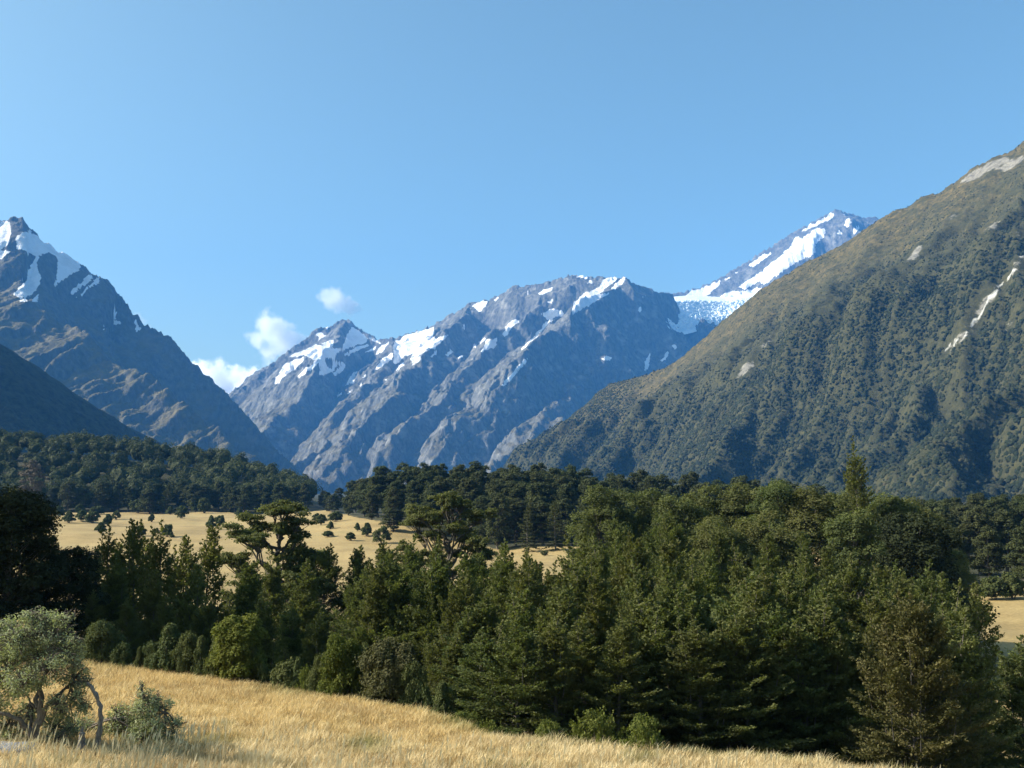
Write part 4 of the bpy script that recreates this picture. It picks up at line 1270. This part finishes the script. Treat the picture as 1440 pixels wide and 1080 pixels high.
# --- the wood at the centre
FRONT_C = [(455, 640), (480, 560), (505, 450), (530, 385), (600, 345), (700, 306), (850, 306), (1000, 300), (1150, 300)]
topc = [(440, 697), (480, 684), (520, 668), (560, 658), (600, 653), (650, 657), (720, 657), (780, 662), (830, 667), (870, 674), (950, 674), (1000, 677), (1060, 680), (1130, 688), (1200, 694)]
kk = 0
for r in range(5):
    stepx = 30 if r == 0 else 36
    for px in np.arange(462 + (r % 2) * 16, (880 if r < 3 else 1160), stepx):
        pxx = px + RNG.uniform(-7, 7)
        Y = interp(pxx, FRONT_C) + r * 22 + RNG.uniform(-6, 6)
        frac = [0.62, 0.82, 0.95, 1.0, 1.03][r] * RNG.uniform(0.93, 1.03)
        x = (pxx - 720) / 1400 * Y
        g = float(ground_z(x, Y))
        ztop = at(pxx, interp(pxx, topc), Y)[2]
        h = max(9.0, (ztop - g) * frac)
        s = min(1.35, max(0.55, h / 20.0)) * RNG.uniform(1.1, 1.5)
        plant('forest_tree', FOREST[RNG.randint(5)], x, Y, 'broad green beech crowded in the wood beyond the centre meadow', 'tree', 'broad beeches of the wood at the centre', s, None, h / 20.0 * RNG.uniform(0.9, 1.06))
for px, by, ty, wp, lab in [(744, 752, 708, 34, 'dark conical beech before the centre wood, taller left one'), (782, 764, 706, 36, 'dark conical beech before the centre wood, right of the pair'),
                            (551, 750, 716, 30, 'greyish rounded tree at the front corner of the centre wood')]:
    Y = 285.0 if px > 600 else 345.0
    p = at(px, by, Y); t = at(px, ty, Y)
    plant('conical_beech', CONE[1] if px > 600 else FOREST[1], p[0], Y, lab, 'tree', None, (wp / 1400 * Y) / (6.0 if px > 600 else 9.0), None, (t[2] - float(ground_z(p[0], Y))) / (14.0 if px > 600 else 20.0))
p = at(848, 690, 330)
plant('grey_tree', GREYT, p[0], 318, 'bare greyish tree at the right end of the centre wood', 'tree', None, 0.75, None, (p[2] - float(ground_z(p[0], 318))) / 18 * 0.97)

# --- the wood behind the right-hand meadow
topr = [(1100, 700), (1200, 702), (1300, 706), (1360, 700), (1440, 700), (1520, 705)]
for r in range(5):
    for px in np.arange(1250 - 30 * r + (r % 2) * 20, 1490, 46 - 3 * r):
        pxx = px + RNG.uniform(-8, 8)
        Y = 186 + r * 34 + RNG.uniform(-6, 6)
        x = (pxx - 720) / 1400 * Y
        g = float(ground_z(x, Y))
        ztop = at(pxx, interp(pxx, topr), Y)[2]
        h = (ztop - g) * [0.60, 0.84, 0.95, 1.0, 1.0][r] * RNG.uniform(0.92, 1.04)
        plant('forest_tree', FOREST[RNG.randint(5)], x, Y, 'broad beech in the wood behind the pale meadow at right', 'tree', 'broad beeches of the wood at the right', (h / 20.0) * RNG.uniform(1.1, 1.4), None, h / 20.0)
for px, by, ty, wp, lab in [(1398, 842, 812, 34, 'bright green bush at the back of the right meadow'), (1425, 840, 806, 30, 'dull green bush beside the bright one behind the right meadow')]:
    Y = 164.0
    p = at(px, by, Y); t = at(px, ty, Y)
    plant('bush', MB[0], p[0], Y, lab, 'bush', None, (wp / 1400 * Y) / 3.0, None, (t[2] - float(ground_z(p[0], Y))) / 2.9)

M_FARCROWN, _nt, _b = new_mat('far_forest_crowns')
_n = noise(_nt, coords(_nt, 1.0), 0.55, 5, 0.75)
_c = ramp(_nt, attr(_nt, 'tint'), [(0.0, (0.012, 0.019, 0.007)), (0.45, (0.032, 0.041, 0.014)), (0.75, (0.054, 0.054, 0.019)), (1.0, (0.10, 0.082, 0.031))])
_c = mixc(_nt, ramp(_nt, _n, [(0.35, 0.0), (0.65, 1.0)]), mixc(_nt, 1.0, _c, (0.55, 0.6, 0.6), 'MULTIPLY'), _c)
_nt.links.new(_c, _b.inputs['Base Color'])
bump(_nt, _b, _n, 1.0, 2.5)


def crown_mass(name, pts, label, rad, hgt, seed):
    """pts: x, y, ground z, size. Lumpy crowns sitting on their ground, too many and too far to count"""
    rng = np.random.RandomState(seed)
    V, F = ico()
    keep = V[:, 2] > -0.62
    F = F[keep[F].all(1)]
    idx = np.cumsum(keep) - 1
    V = V[keep]; F = idx[F]
    pts = np.asarray(pts); n = len(pts); k = len(V)
    r = 1 + rng.normal(size=(n, k)) * 0.17
    s = pts[:, 3]
    P = V[None] * r[..., None] * (s * rad)[:, None, None] * np.stack([rng.uniform(0.85, 1.15, n), rng.uniform(0.85, 1.15, n), rng.uniform(0.9, 1.35, n)], 1)[:, None, :]
    P = P + np.stack([pts[:, 0], pts[:, 1], pts[:, 2] + hgt * s], 1)[:, None]
    f = (F[None] + (np.arange(n) * k)[:, None, None]).reshape(-1, 3)
    ti = np.clip(0.40 + 0.34 * fbm(pts[:, 0] / 170, pts[:, 1] / 170, 5)[:, None] + rng.normal(size=(n, 1)) * 0.17 + 0.0 * r, 0, 1)
    me = mesh_np(name, P.reshape(-1, 3), f, M_FARCROWN, True, {'tint': ti})
    tag(link(name, me), label, None, None, 'stuff')


# --- bush and trees clothing the right mountainside (far off, one mass) and its distant foot
def clothe():
    rng = np.random.RandomState(9)
    nx, ny = RX.shape
    n = 680000
    fi = rng.rand(n) * (nx - 2); fj = rng.rand(n) * (ny - 2)
    i = fi.astype(int); j = fj.astype(int)
    z = RZ[i, j] * (1 - fi + i) + RZ[np.minimum(i + 1, nx - 1), j] * (fi - i)
    x = RX[i, j] + (fi - i) * 8.0; y = RY[i, j] + (fj - j) * 8.0
    z = z + (RZ[i, np.minimum(j + 1, ny - 1)] - RZ[i, j]) * (fj - j)
    P = np.stack([x, y, z], 1)
    px, py = project(P)
    ok = (px > 700) & (px < 1520) & (z > -6) & (py < 730)
    ok &= blur(_slip, 3)[i, j] < 0.12
    # distance below the skyline in pixels
    sk = interp(px, [(735, 652), (765, 626), (805, 590), (846, 548), (915, 526), (985, 481), (1040, 431), (1100, 389), (1180, 346), (1235, 309), (1296, 277), (1345, 256), (1440, 201), (1560, 125)])
    dsk = py - sk
    lim = 30 + 55 * (fbm(x / 260, y / 260, 3)) + interp(px, [(700, -45), (900, -20), (1000, 15), (1100, 45), (1300, 90), (1440, 130)])
    dens = np.clip((dsk - lim * 0.5) / 70, 0.0, 1)
    dens = np.maximum(dens, np.clip((950 - px) / 100, 0, 1) * 0.85)
    patch = sstep(-0.35, 0.15, fbm(x / 120 + 3, y / 120, 4) + 0.5 * (dens - 0.3))
    ok &= rng.rand(n) < np.clip(dens * 1.1, 0.42, 1) * np.clip(patch + 0.3, 0, 1)
    dz_t = RZ[np.clip(i - 2, 0, nx - 1), j]
    x, y, z, dsk = x[ok], y[ok], z[ok], dsk[ok]
    s = rng.uniform(0.42, 1.0, len(x)) ** 1.5 * (0.40 + 0.60 * np.clip(dens[ok], 0, 1)) * 1.12
    pts = np.stack([x, y, z - 3.0 * s, s], 1)
    crown_mass('mountain_forest', pts, 'dense beech forest clothing the right mountainside', 3.5, 1.6, 5)
    print('mountain crowns', len(x))


clothe()

# ------------------------------------------------------------------ foreground: thorn tree, shrub, dead wood, stone, grass
def on_terrace(px, py):
    for Y in np.linspace(12, 70, 1200):
        p = at(px, py, Y)
        if p[2] < ground_z(p[0], Y):
            return np.array((p[0], Y, float(ground_z(p[0], Y))))
    return at(px, py, 40)


def thorn(seed, stems, lobes, nleaf, leaf=0.034, twigs=180, twig_r=0.0065, droop=0.1):
    """wiry shrub: stems (list of paths with radii), lobes (centre, radius, height)"""
    rng = np.random.RandomState(seed)
    L, B = Leaves(), Limbs()
    tips = []
    for P, r0, r1 in stems:
        P = np.array(P, float)
        t = np.linspace(0, 1, len(P)); tt = np.linspace(0, 1, 10)
        Q = np.stack([np.interp(tt, t, P[:, k]) for k in range(3)], 1) + rng.normal(size=(10, 3)) * 0.02
        B.tube(Q, np.linspace(r0, r1, 10), 6)
        tips.append(Q[-1])
    tips = np.array(tips)
    for (c, rx, rz) in lobes:
        c = np.array(c, float)
        b0 = tips[np.argmin(np.linalg.norm(tips - c, axis=1))]
        B.tube(curve(b0, c, (0, 0, 0.03), 5, rng, 0.03), np.linspace(0.03, 0.012, 5), 4)
        for k in range(int(twigs * rx)):
            d = rng.normal(size=3); d /= np.linalg.norm(d); d[2] = d[2] * 0.8 + 0.15
            e = c + d * (rx, rx, rz) * rng.uniform(0.8, 1.45)
            B.tube(curve(c + d * 0.1 * rx, e, rng.normal(size=3) * 0.06 + (0, 0, droop * rx), 4, rng, 0.02), np.linspace(twig_r * 1.5, twig_r * 0.6, 4), 3)
        n = int(nleaf * rx * rx)
        ncl = max(6, int(n / 30))
        d = rng.normal(size=(ncl, 3)); d /= np.linalg.norm(d, axis=1, keepdims=True)
        cc = c + d * (rx, rx, rz) * (0.45 + 0.6 * rng.rand(ncl, 1))
        idx = rng.randint(0, ncl, n)
        P = cc[idx] + rng.normal(size=(n, 3)) * (0.07, 0.07, 0.06)
        L.add(P, d[idx] + (0, 0, 0.5) + rng.normal(size=(n, 3)) * 0.8, leaf * rng.uniform(0.6, 1.3, n), 0.45 + 0.22 * d[idx, 2] + rng.normal(size=n) * 0.15, d[idx] * 0.5)
    return L.build('crown', M_MATA, rng, 0.4), B.build('stem', M_TWIG)


def add_thorn(kind, base, stems, lobes, nleaf, seed, label, **kw):
    cr, st = thorn(seed, stems, lobes, nleaf, **kw)
    r = link(kind, None, None, base)
    link('crown', cr, r); link('stem', st, r)
    tag(r, label, 'shrub')


tb = on_terrace(48, 1050)
KS = tb[1] / 1400.0                       # metres per photo pixel at the thorn tree


def T(px, py, dy=0.0):
    return ((px - 48) * KS, dy, (1050 - py) * KS)


add_thorn('thorn_tree', tb, [
    ([T(48, 1056), T(50, 1030), T(55, 1005), T(52, 975), T(60, 945)], 0.11, 0.04),
    ([T(52, 1020), T(62, 1000), T(72, 985), T(85, 970, 0.3)], 0.07, 0.03),
    ([T(47, 1035), T(30, 1012, -0.2), T(10, 1002, -0.3), T(-20, 995, -0.3)], 0.07, 0.03),
    ([T(50, 1000), T(40, 970, 0.3), T(28, 935, 0.5), T(20, 905, 0.6)], 0.06, 0.02),
    ([T(40, 1056, 0.1), T(32, 1030, 0.3), T(28, 1000, 0.5)], 0.05, 0.03)],
    [(T(40, 900, 0.1), 0.42, 0.34), (T(62, 905, 0.2), 0.42, 0.36), (T(15, 912, -0.1), 0.46, 0.38), (T(85, 925, 0.0), 0.36, 0.36), (T(35, 935, 0.5), 0.5, 0.4), (T(70, 945, -0.3), 0.46, 0.4),
     (T(5, 950, 0.2), 0.5, 0.42), (T(-15, 925, 0.3), 0.5, 0.4), (T(40, 960, -0.4), 0.42, 0.32), (T(95, 960, 0.2), 0.36, 0.32), (T(100, 985, 0.1), 0.28, 0.3), (T(82, 992, -0.2), 0.26, 0.24), (T(-20, 965, 0.0), 0.45, 0.35), (T(50, 885, 0.3), 0.3, 0.22),
     (T(22, 1020, 0.6), 0.34, 0.4), (T(-2, 1030, 0.5), 0.36, 0.36), (T(98, 942, 0.0), 0.22, 0.2), (T(62, 1030, 0.5), 0.34, 0.3), (T(85, 1035, 0.6), 0.3, 0.26), (T(15, 975, 0.4), 0.42, 0.36), (T(75, 1008, 0.3), 0.3, 0.26), (T(-25, 1000, 0.4), 0.45, 0.45), (T(30, 880, 0.2), 0.3, 0.22), (T(108, 1000, 0.2), 0.22, 0.24), (T(75, 1042, 0.1), 0.26, 0.2), (T(20, 1042, 0.1), 0.34, 0.24), (T(112, 968, 0.1), 0.2, 0.2), (T(78, 882, 0.1), 0.22, 0.2), (T(-5, 895, 0.1), 0.36, 0.26), (T(98, 912, 0.0), 0.2, 0.2), (T(-25, 1035, 0.3), 0.4, 0.35)],
    6600, 61, 'grey-green thorn tree with crooked stems at the left of the grass')
sb = on_terrace(200, 1050)
KS2 = sb[1] / 1400.0


def T2(px, py, dy=0.0):
    return ((px - 200) * KS2, dy, (1050 - py) * KS2)


add_thorn('thorn_shrub', sb, [
    ([T2(198, 1055), T2(196, 1020), T2(200, 990), T2(198, 972)], 0.06, 0.02), ([T2(196, 1050), T2(215, 1025), T2(228, 1005)], 0.05, 0.02), ([T2(200, 1050), T2(180, 1030), T2(165, 1012)], 0.05, 0.02)],
    [(T2(200, 1002), 0.40, 0.36), (T2(188, 1020, 0.2), 0.40, 0.34), (T2(215, 1022, -0.1), 0.44, 0.36), (T2(170, 1022, 0.2), 0.38, 0.36), (T2(232, 1036, 0.0), 0.3, 0.24), (T2(200, 1038, -0.2), 0.44, 0.26), (T2(155, 1030, 0.3), 0.34, 0.32),
     (T2(200, 984, 0.0), 0.22, 0.22), (T2(212, 992, 0.1), 0.24, 0.24), (T2(195, 970, 0.0), 0.08, 0.16), (T2(250, 1045, 0.1), 0.15, 0.16), (T2(112, 1030, 0.4), 0.36, 0.24), (T2(130, 1040, 0.5), 0.3, 0.22), (T2(242, 1022, 0.1), 0.24, 0.2), (T2(160, 1008, 0.2), 0.26, 0.24), (T2(225, 1000, 0.1), 0.24, 0.22), (T2(145, 1045, 0.1), 0.26, 0.2), (T2(90, 1042, 0.4), 0.26, 0.2)],
    7000, 62, 'low rounded thorn shrub right of the dead pole', twigs=130)

# dead pole and stump
db = on_terrace(136, 1062)
KD = db[1] / 1400.0


def dead(path, radii, base, px0, py0, k, kind, label):
    B = Limbs()
    P = np.array([((x - px0) * k, dy, (py0 - y) * k) for x, y, dy in path])
    t = np.linspace(0, 1, len(P)); n = 24
    tt = np.linspace(0, 1, n)
    Q = np.stack([np.interp(tt, t, P[:, q]) for q in range(3)], 1)
    R = np.interp(tt, t, radii)
    rng = np.random.RandomState(5)
    R = R * (1 + 0.12 * rng.normal(size=n))
    Q[1:-1] += rng.normal(size=(n - 2, 3)) * 0.012
    B.tube(Q, R, 8)
    Q2 = np.array([Q[-1], Q[-1] + (Q[-1] - Q[-2]) * 0.15])
    B.tube(Q2, np.array([R[-1], 0.004]), 8)
    me = B.build(kind, M_DEAD)
    o = link(kind, me, None, base)
    tag(o, label, 'dead wood')


dead([(136, 1066, 0), (137, 1040, 0), (139, 1015, 0), (138, 1000, 0), (133, 985, 0), (126, 974, 0), (119, 966, 0)], [0.065, 0.062, 0.055, 0.05, 0.045, 0.042, 0.034], db, 136, 1062, KD, 'dead_pole', 'bent grey dead pole leaning left beside the thorn shrub')
db2 = on_terrace(113, 1064)
dead([(113, 1068, 0), (113, 1050, 0), (113.5, 1036, 0), (114, 1025, 0)], [0.10, 0.09, 0.06, 0.02], db2, 113, 1064, db2[1] / 1400.0, 'dead_stump', 'short pointed dead stump left of the bent pole')


def boulder():
    b = on_terrace(8, 1058)
    nu, nv = 40, 20
    U, V = np.meshgrid(np.linspace(0, 2 * np.pi, nu), np.linspace(-0.2, np.pi / 2, nv), indexing='ij')
    d = np.stack([np.cos(U) * np.cos(V), np.sin(U) * np.cos(V), np.sin(V)], -1)
    r = 1 + 0.16 * fbm(d[..., 0] * 1.7 + 4, d[..., 1] * 1.7 + d[..., 2], 4)
    r[-1] = r[0]
    P = d * r[..., None] * (0.85, 0.5, 0.2)
    me = mesh_np('boulder', P.reshape(-1, 3), grid_faces(nu, nv), None, True)
    m, nt, bs = new_mat('grey_stone')
    n = noise(nt, coords(nt, 1.0), 5, 8, 0.7)
    nt.links.new(ramp(nt, n, [(0.35, (0.13, 0.14, 0.16)), (0.65, (0.30, 0.31, 0.33))]), bs.inputs['Base Color'])
    bump(nt, bs, n, 0.6, 0.05)
    me.materials.append(m)
    tag(link('boulder', me, None, b), 'flat pale grey boulder in grass under the thorn tree', 'boulder')


boulder()

# --- grass: blades and seed stalks on the terrace
M_GRASS, _nt, _b = new_mat('dry_grass_blades')
_geo = N(_nt, 'ShaderNodeNewGeometry')
_mp = N(_nt, 'ShaderNodeMapping'); _mp.inputs['Scale'].default_value = (0.22, 0.16, 0.0)
_nt.links.new(_geo.outputs['Position'], _mp.inputs['Vector'])
_gn = noise(_nt, _mp.outputs[0], 1.0, 5, 0.6)
_gold = ramp(_nt, attr(_nt, 'tint'), [(0.0, (0.34, 0.225, 0.085)), (0.5, (0.67, 0.49, 0.21)), (1.0, (0.85, 0.70, 0.40))])
_pale = ramp(_nt, attr(_nt, 'tint'), [(0.0, (0.36, 0.26, 0.12)), (0.5, (0.72, 0.565, 0.30)), (1.0, (0.87, 0.75, 0.48))])
_green = ramp(_nt, attr(_nt, 'tint'), [(0.0, (0.10, 0.11, 0.03)), (1.0, (0.28, 0.27, 0.09))])
_c = mixc(_nt, attr(_nt, 'pale'), _gold, _pale)
_c = mixc(_nt, attr(_nt, 'green'), _c, _green)
_c = mixc(_nt, ramp(_nt, _gn, [(0.50, 0.0), (0.68, 0.6)]), _c, (0.33, 0.215, 0.095))
_nt.links.new(_c, _b.inputs['Base Color'])
_tr = N(_nt, 'ShaderNodeBsdfTranslucent'); _nt.links.new(_c, _tr.inputs[0])
_ms = N(_nt, 'ShaderNodeMixShader'); _ms.inputs[0].default_value = 0.35
_nt.links.new(_b.outputs[0], _ms.inputs[1]); _nt.links.new(_tr.outputs[0], _ms.inputs[2])
_nt.links.new(_ms.outputs[0], _nt.nodes['Material Output'].inputs['Surface'])


def build_grass():
    rng = np.random.RandomState(77)
    n = 460000
    Y = 19 + 33 * rng.rand(n) ** 1.15
    px = rng.uniform(-60, 1500, n)
    X = (px - 720) / 1400 * Y
    b = Y - edge_y(X)
    ok = b < 1.8
    X, Y, b = X[ok], Y[ok], b[ok]
    Z = ground_z(X, Y)
    P0 = np.stack([X, Y, Z], 1)
    qx, qy = project(P0)
    ok = (qy > 860) & (qy < 1135)
    P0, X, Y, b, qx, qy = P0[ok], X[ok], Y[ok], b[ok], qx[ok], qy[ok]
    n = len(X)
    clumpy = fbm(X / 0.9, Y / 0.9, 3)
    band = sstep(1015, 1060, qy + 25 * fbm(X / 4, Y / 4, 2) + interp(qx, [(0, 0), (600, -8), (1440, -10)]))
    hgt = (0.10 + 0.17 * rng.rand(n)) * (1 + 0.5 * clumpy) * (1 + 0.25 * band)
    lean = rng.normal(size=(n, 2)) * 0.42 + (0.22, -0.05)
    a = rng.rand(n) * 6.28
    w = rng.uniform(0.005, 0.010, n)
    side = np.stack([np.cos(a), np.sin(a), np.zeros(n)], 1) * w[:, None]
    tip = np.stack([lean[:, 0] * hgt, lean[:, 1] * hgt, hgt], 1)
    mid = tip * (0.42, 0.42, 0.58)
    v = np.stack([P0 - side, P0 + side, P0 + mid + side * 0.8, P0 + mid - side * 0.8, P0 + tip], 1)
    i = np.arange(n) * 5
    quads = np.stack([i, i + 1, i + 2, i + 3], 1); tris = np.stack([i + 3, i + 2, i + 4], 1)
    green = np.clip(sstep(-1.2, 0.6, b) * (0.3 + 0.9 * sstep(-0.2, 0.4, fbm(X / 2 + 4, Y / 2, 2))) + 0.9 * sstep(0.5, 0.8, fbm(X / 1.3 + 9, Y / 1.3, 3)) * band, 0, 1)
    for gx, gy, gw, gh in [(515, 1052, 26, 10), (905, 1070, 22, 7), (300, 1046, 40, 7), (660, 1016, 40, 12), (180, 932, 60, 9), (420, 972, 50, 8), (1010, 1064, 30, 6)]:
        green = np.maximum(green, 0.85 * np.exp(-(((qx - gx) / gw) ** 2 + ((qy - gy) / gh) ** 2)))
    green = np.clip(green + 0.25 * rng.normal(size=n) * (green > 0.15), 0, 1)
    tint = np.clip(0.5 + 0.28 * clumpy + rng.normal(size=n) * 0.26, 0, 1)
    # seed stalks near the viewer
    m = 5200
    Ys = rng.uniform(19, 27.5, m); ps = rng.uniform(-40, 1480, m); Xs = (ps - 720) / 1400 * Ys
    k = rng.rand(m) < sstep(-0.3, 0.3, fbm(Xs / 1.5, Ys / 1.5, 3)) * interp(ps, [(0, 1), (420, 0.9), (520, 0.35), (1440, 0.25)])
    Xs, Ys = Xs[k], Ys[k]; m = len(Xs)
    S0 = np.stack([Xs, Ys, ground_z(Xs, Ys)], 1)
    hs = rng.uniform(0.45, 0.72, m)
    ls = rng.normal(size=(m, 2)) * 0.13 + (0.14, 0)
    tp = np.stack([ls[:, 0] * hs, ls[:, 1] * hs, hs], 1)
    s1 = np.array((1, 0, 0)) * 0.006; s2 = np.array((1, 0, 0)) * 0.016
    V2 = np.stack([S0 - s1, S0 + s1, S0 + tp * 0.66 + s1, S0 + tp * 0.66 - s1, S0 + tp * 0.82 + s2, S0 + tp * 0.82 - s2, S0 + tp], 1)
    j = n * 5 + np.arange(m) * 7
    q2 = np.concatenate([np.stack([j, j + 1, j + 2, j + 3], 1), np.stack([j + 3, j + 2, j + 4, j + 5], 1)]); t2 = np.stack([j + 5, j + 4, j + 6], 1)
    verts = np.vstack([v.reshape(-1, 3), V2.reshape(-1, 3)])
    st = np.tile(np.array([0.4, 0.4, 0.75, 0.75, 0.95, 0.95, 0.95]), m)
    me = mesh_np('grass', verts, [np.vstack([quads, q2]), np.vstack([tris, t2])], M_GRASS, False,
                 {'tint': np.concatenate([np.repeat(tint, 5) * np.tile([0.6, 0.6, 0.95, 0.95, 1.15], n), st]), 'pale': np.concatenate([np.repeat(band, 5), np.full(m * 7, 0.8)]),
                  'green': np.concatenate([np.repeat(green, 5), np.zeros(m * 7)])})
    tag(link('grass', me), 'tall dry golden grass on the foreground bank', None, None, 'stuff')


build_grass()


# ------------------------------------------------------------------ clouds
def cloud(name, label, blobs, dist, dens, seed, nscale, erode=0.85, lift=0.12):
    """blobs: (px, py, r px) ; a real volume inside a lumpy skin"""
    bm_v, bm_f, off = [], [], 0
    cs = [(at(px, py, dist + RNG.uniform(-0.5, 0.5) * r * dist / 1400), r * dist / 1400) for px, py, r in blobs]
    lo = np.min([c - r * 1.25 for c, r in cs], 0); hi = np.max([c + r * 1.25 for c, r in cs], 0)
    mb = bpy.data.metaballs.new(name + '_ball')
    mb.resolution = max(20.0, min(r for _, r in cs) * 0.35); mb.render_resolution = mb.resolution; mb.threshold = 0.05
    ctr = np.mean([c for c, _ in cs], 0)
    for c, r in cs:
        e = mb.elements.new(); e.co = Vector((c - ctr).tolist()); e.radius = r * 1.6
    ob = bpy.data.objects.new(name + '_ball', mb)
    COL.objects.link(ob)
    bpy.context.view_layer.update()
    dg = bpy.context.evaluated_depsgraph_get()
    me = bpy.data.meshes.new_from_object(ob.evaluated_get(dg))
    bpy.data.objects.remove(ob); bpy.data.metaballs.remove(mb)
    me.name = name
    o = link(name, me, None, ctr)
    m = bpy.data.materials.new(name + '_vapour'); m.use_nodes = True
    nt = m.node_tree
    nt.nodes.remove(nt.nodes['Principled BSDF'])
    pv = N(nt, 'ShaderNodeVolumePrincipled')
    pv.inputs['Color'].default_value = (0.98, 0.985, 1.0, 1)
    pv.inputs['Anisotropy'].default_value = 0.2
    tc = N(nt, 'ShaderNodeTexCoord')
    wn1 = N(nt, 'ShaderNodeTexNoise'); wn1.inputs['Scale'].default_value = nscale * 1.1; wn1.inputs['Detail'].default_value = 5; wn1.inputs['Roughness'].default_value = 0.6
    nt.links.new(tc.outputs['Object'], wn1.inputs['Vector'])
    ws = N(nt, 'ShaderNodeVectorMath', operation='SUBTRACT'); nt.links.new(wn1.outputs['Color'], ws.inputs[0]); ws.inputs[1].default_value = (0.5, 0.5, 0.5)
    wm = N(nt, 'ShaderNodeVectorMath', operation='SCALE'); nt.links.new(ws.outputs[0], wm.inputs[0]); wm.inputs['Scale'].default_value = float(np.mean([r for _, r in cs])) * 1.5
    wa = N(nt, 'ShaderNodeVectorMath', operation='ADD'); nt.links.new(tc.outputs['Object'], wa.inputs[0]); nt.links.new(wm.outputs[0], wa.inputs[1])
    total = None
    for c, r in cs:
        vm = N(nt, 'ShaderNodeVectorMath', operation='DISTANCE')
        nt.links.new(wa.outputs[0], vm.inputs[0]); vm.inputs[1].default_value = (c - ctr).tolist()
        f = N(nt, 'ShaderNodeMapRange'); f.interpolation_type = 'SMOOTHERSTEP'
        f.inputs[1].default_value = 0.0; f.inputs[2].default_value = r * 1.05; f.inputs[3].default_value = 1; f.inputs[4].default_value = 0
        nt.links.new(vm.outputs['Value'], f.inputs[0])
        total = f.outputs[0] if total is None else math_n(nt, 'MAXIMUM', total, f.outputs[0])
    mp = N(nt, 'ShaderNodeMapping'); mp.inputs['Location'].default_value = (seed * 13.1, seed * 7.7, 0); mp.inputs['Scale'].default_value = (nscale,) * 3
    nt.links.new(tc.outputs['Object'], mp.inputs[0])
    nz = noise(nt, mp.outputs[0], 1.0, 7, 0.68, 0.6)
    d = math_n(nt, 'SUBTRACT', total, math_n(nt, 'MULTIPLY', nz, erode))
    d = math_n(nt, 'MULTIPLY', math_n(nt, 'MAXIMUM', math_n(nt, 'ADD', d, lift), 0.0), dens)
    nt.links.new(d, pv.inputs['Density'])
    nt.links.new(pv.outputs[0], nt.nodes['Material Output'].inputs['Volume'])
    m.cycles.volume_step_rate = 1.0
    o.data.materials.append(m)
    tag(o, label, 'cloud')


CD = 14500.0
cloud('cloud', 'small white cloud low against the left side of the pyramid peak', [(380, 460, 34), (374, 450, 24), (395, 473, 34), (415, 480, 28), (378, 495, 28), (432, 483, 20), (362, 478, 22), (400, 488, 28)], CD, 0.013, 1, 0.0045, 0.95, 0.14)
cloud('cloud', 'small white cloud floating above the pyramid peak', [(468, 419, 26), (480, 424, 26), (493, 431, 19), (456, 415, 17), (505, 434, 13)], CD, 0.012, 2, 0.0045, 0.95, 0.14)
cloud('cloud', 'white cloud bank in the notch between the left mountain and far range', [(250, 560, 62), (285, 556, 58), (315, 560, 56), (345, 562, 56), (375, 564, 56), (405, 575, 56), (300, 600, 70), (360, 610, 70), (272, 535, 34), (300, 534, 32), (328, 537, 30), (356, 538, 28)], CD, 0.05, 3, 0.004, 0.45, 0.10)
cloud('cloud', 'faint wisp of cloud beside the left mountain edge', [(200, 452, 12), (192, 446, 12), (210, 460, 8)], CD, 0.005, 4, 0.005)

# ------------------------------------------------------------------ haze (last: encloses everything but the sky and clouds)
hz = np.array([(x, y, z) for x in (-7000, 7000) for y in (-1500, 12500) for z in (-62, 3000)], float)
hme = mesh_np('haze', hz, np.array([(0, 1, 3, 2), (4, 6, 7, 5), (0, 4, 5, 1), (2, 3, 7, 6), (0, 2, 6, 4), (1, 5, 7, 3)]))
hm = bpy.data.materials.new('haze_air'); hm.use_nodes = True
hm.node_tree.nodes.remove(hm.node_tree.nodes['Principled BSDF'])
pv = hm.node_tree.nodes.new('ShaderNodeVolumePrincipled')
pv.inputs['Color'].default_value = (0.09, 0.385, 1.0, 1)
pv.inputs['Density'].default_value = 5.0e-5
pv.inputs['Anisotropy'].default_value = 0.0
hm.node_tree.links.new(pv.outputs[0], hm.node_tree.nodes['Material Output'].inputs['Volume'])
hme.materials.append(hm)
ho = link('haze', hme)
tag(ho, 'thin blue air haze filling the valley', None, None, 'stuff')
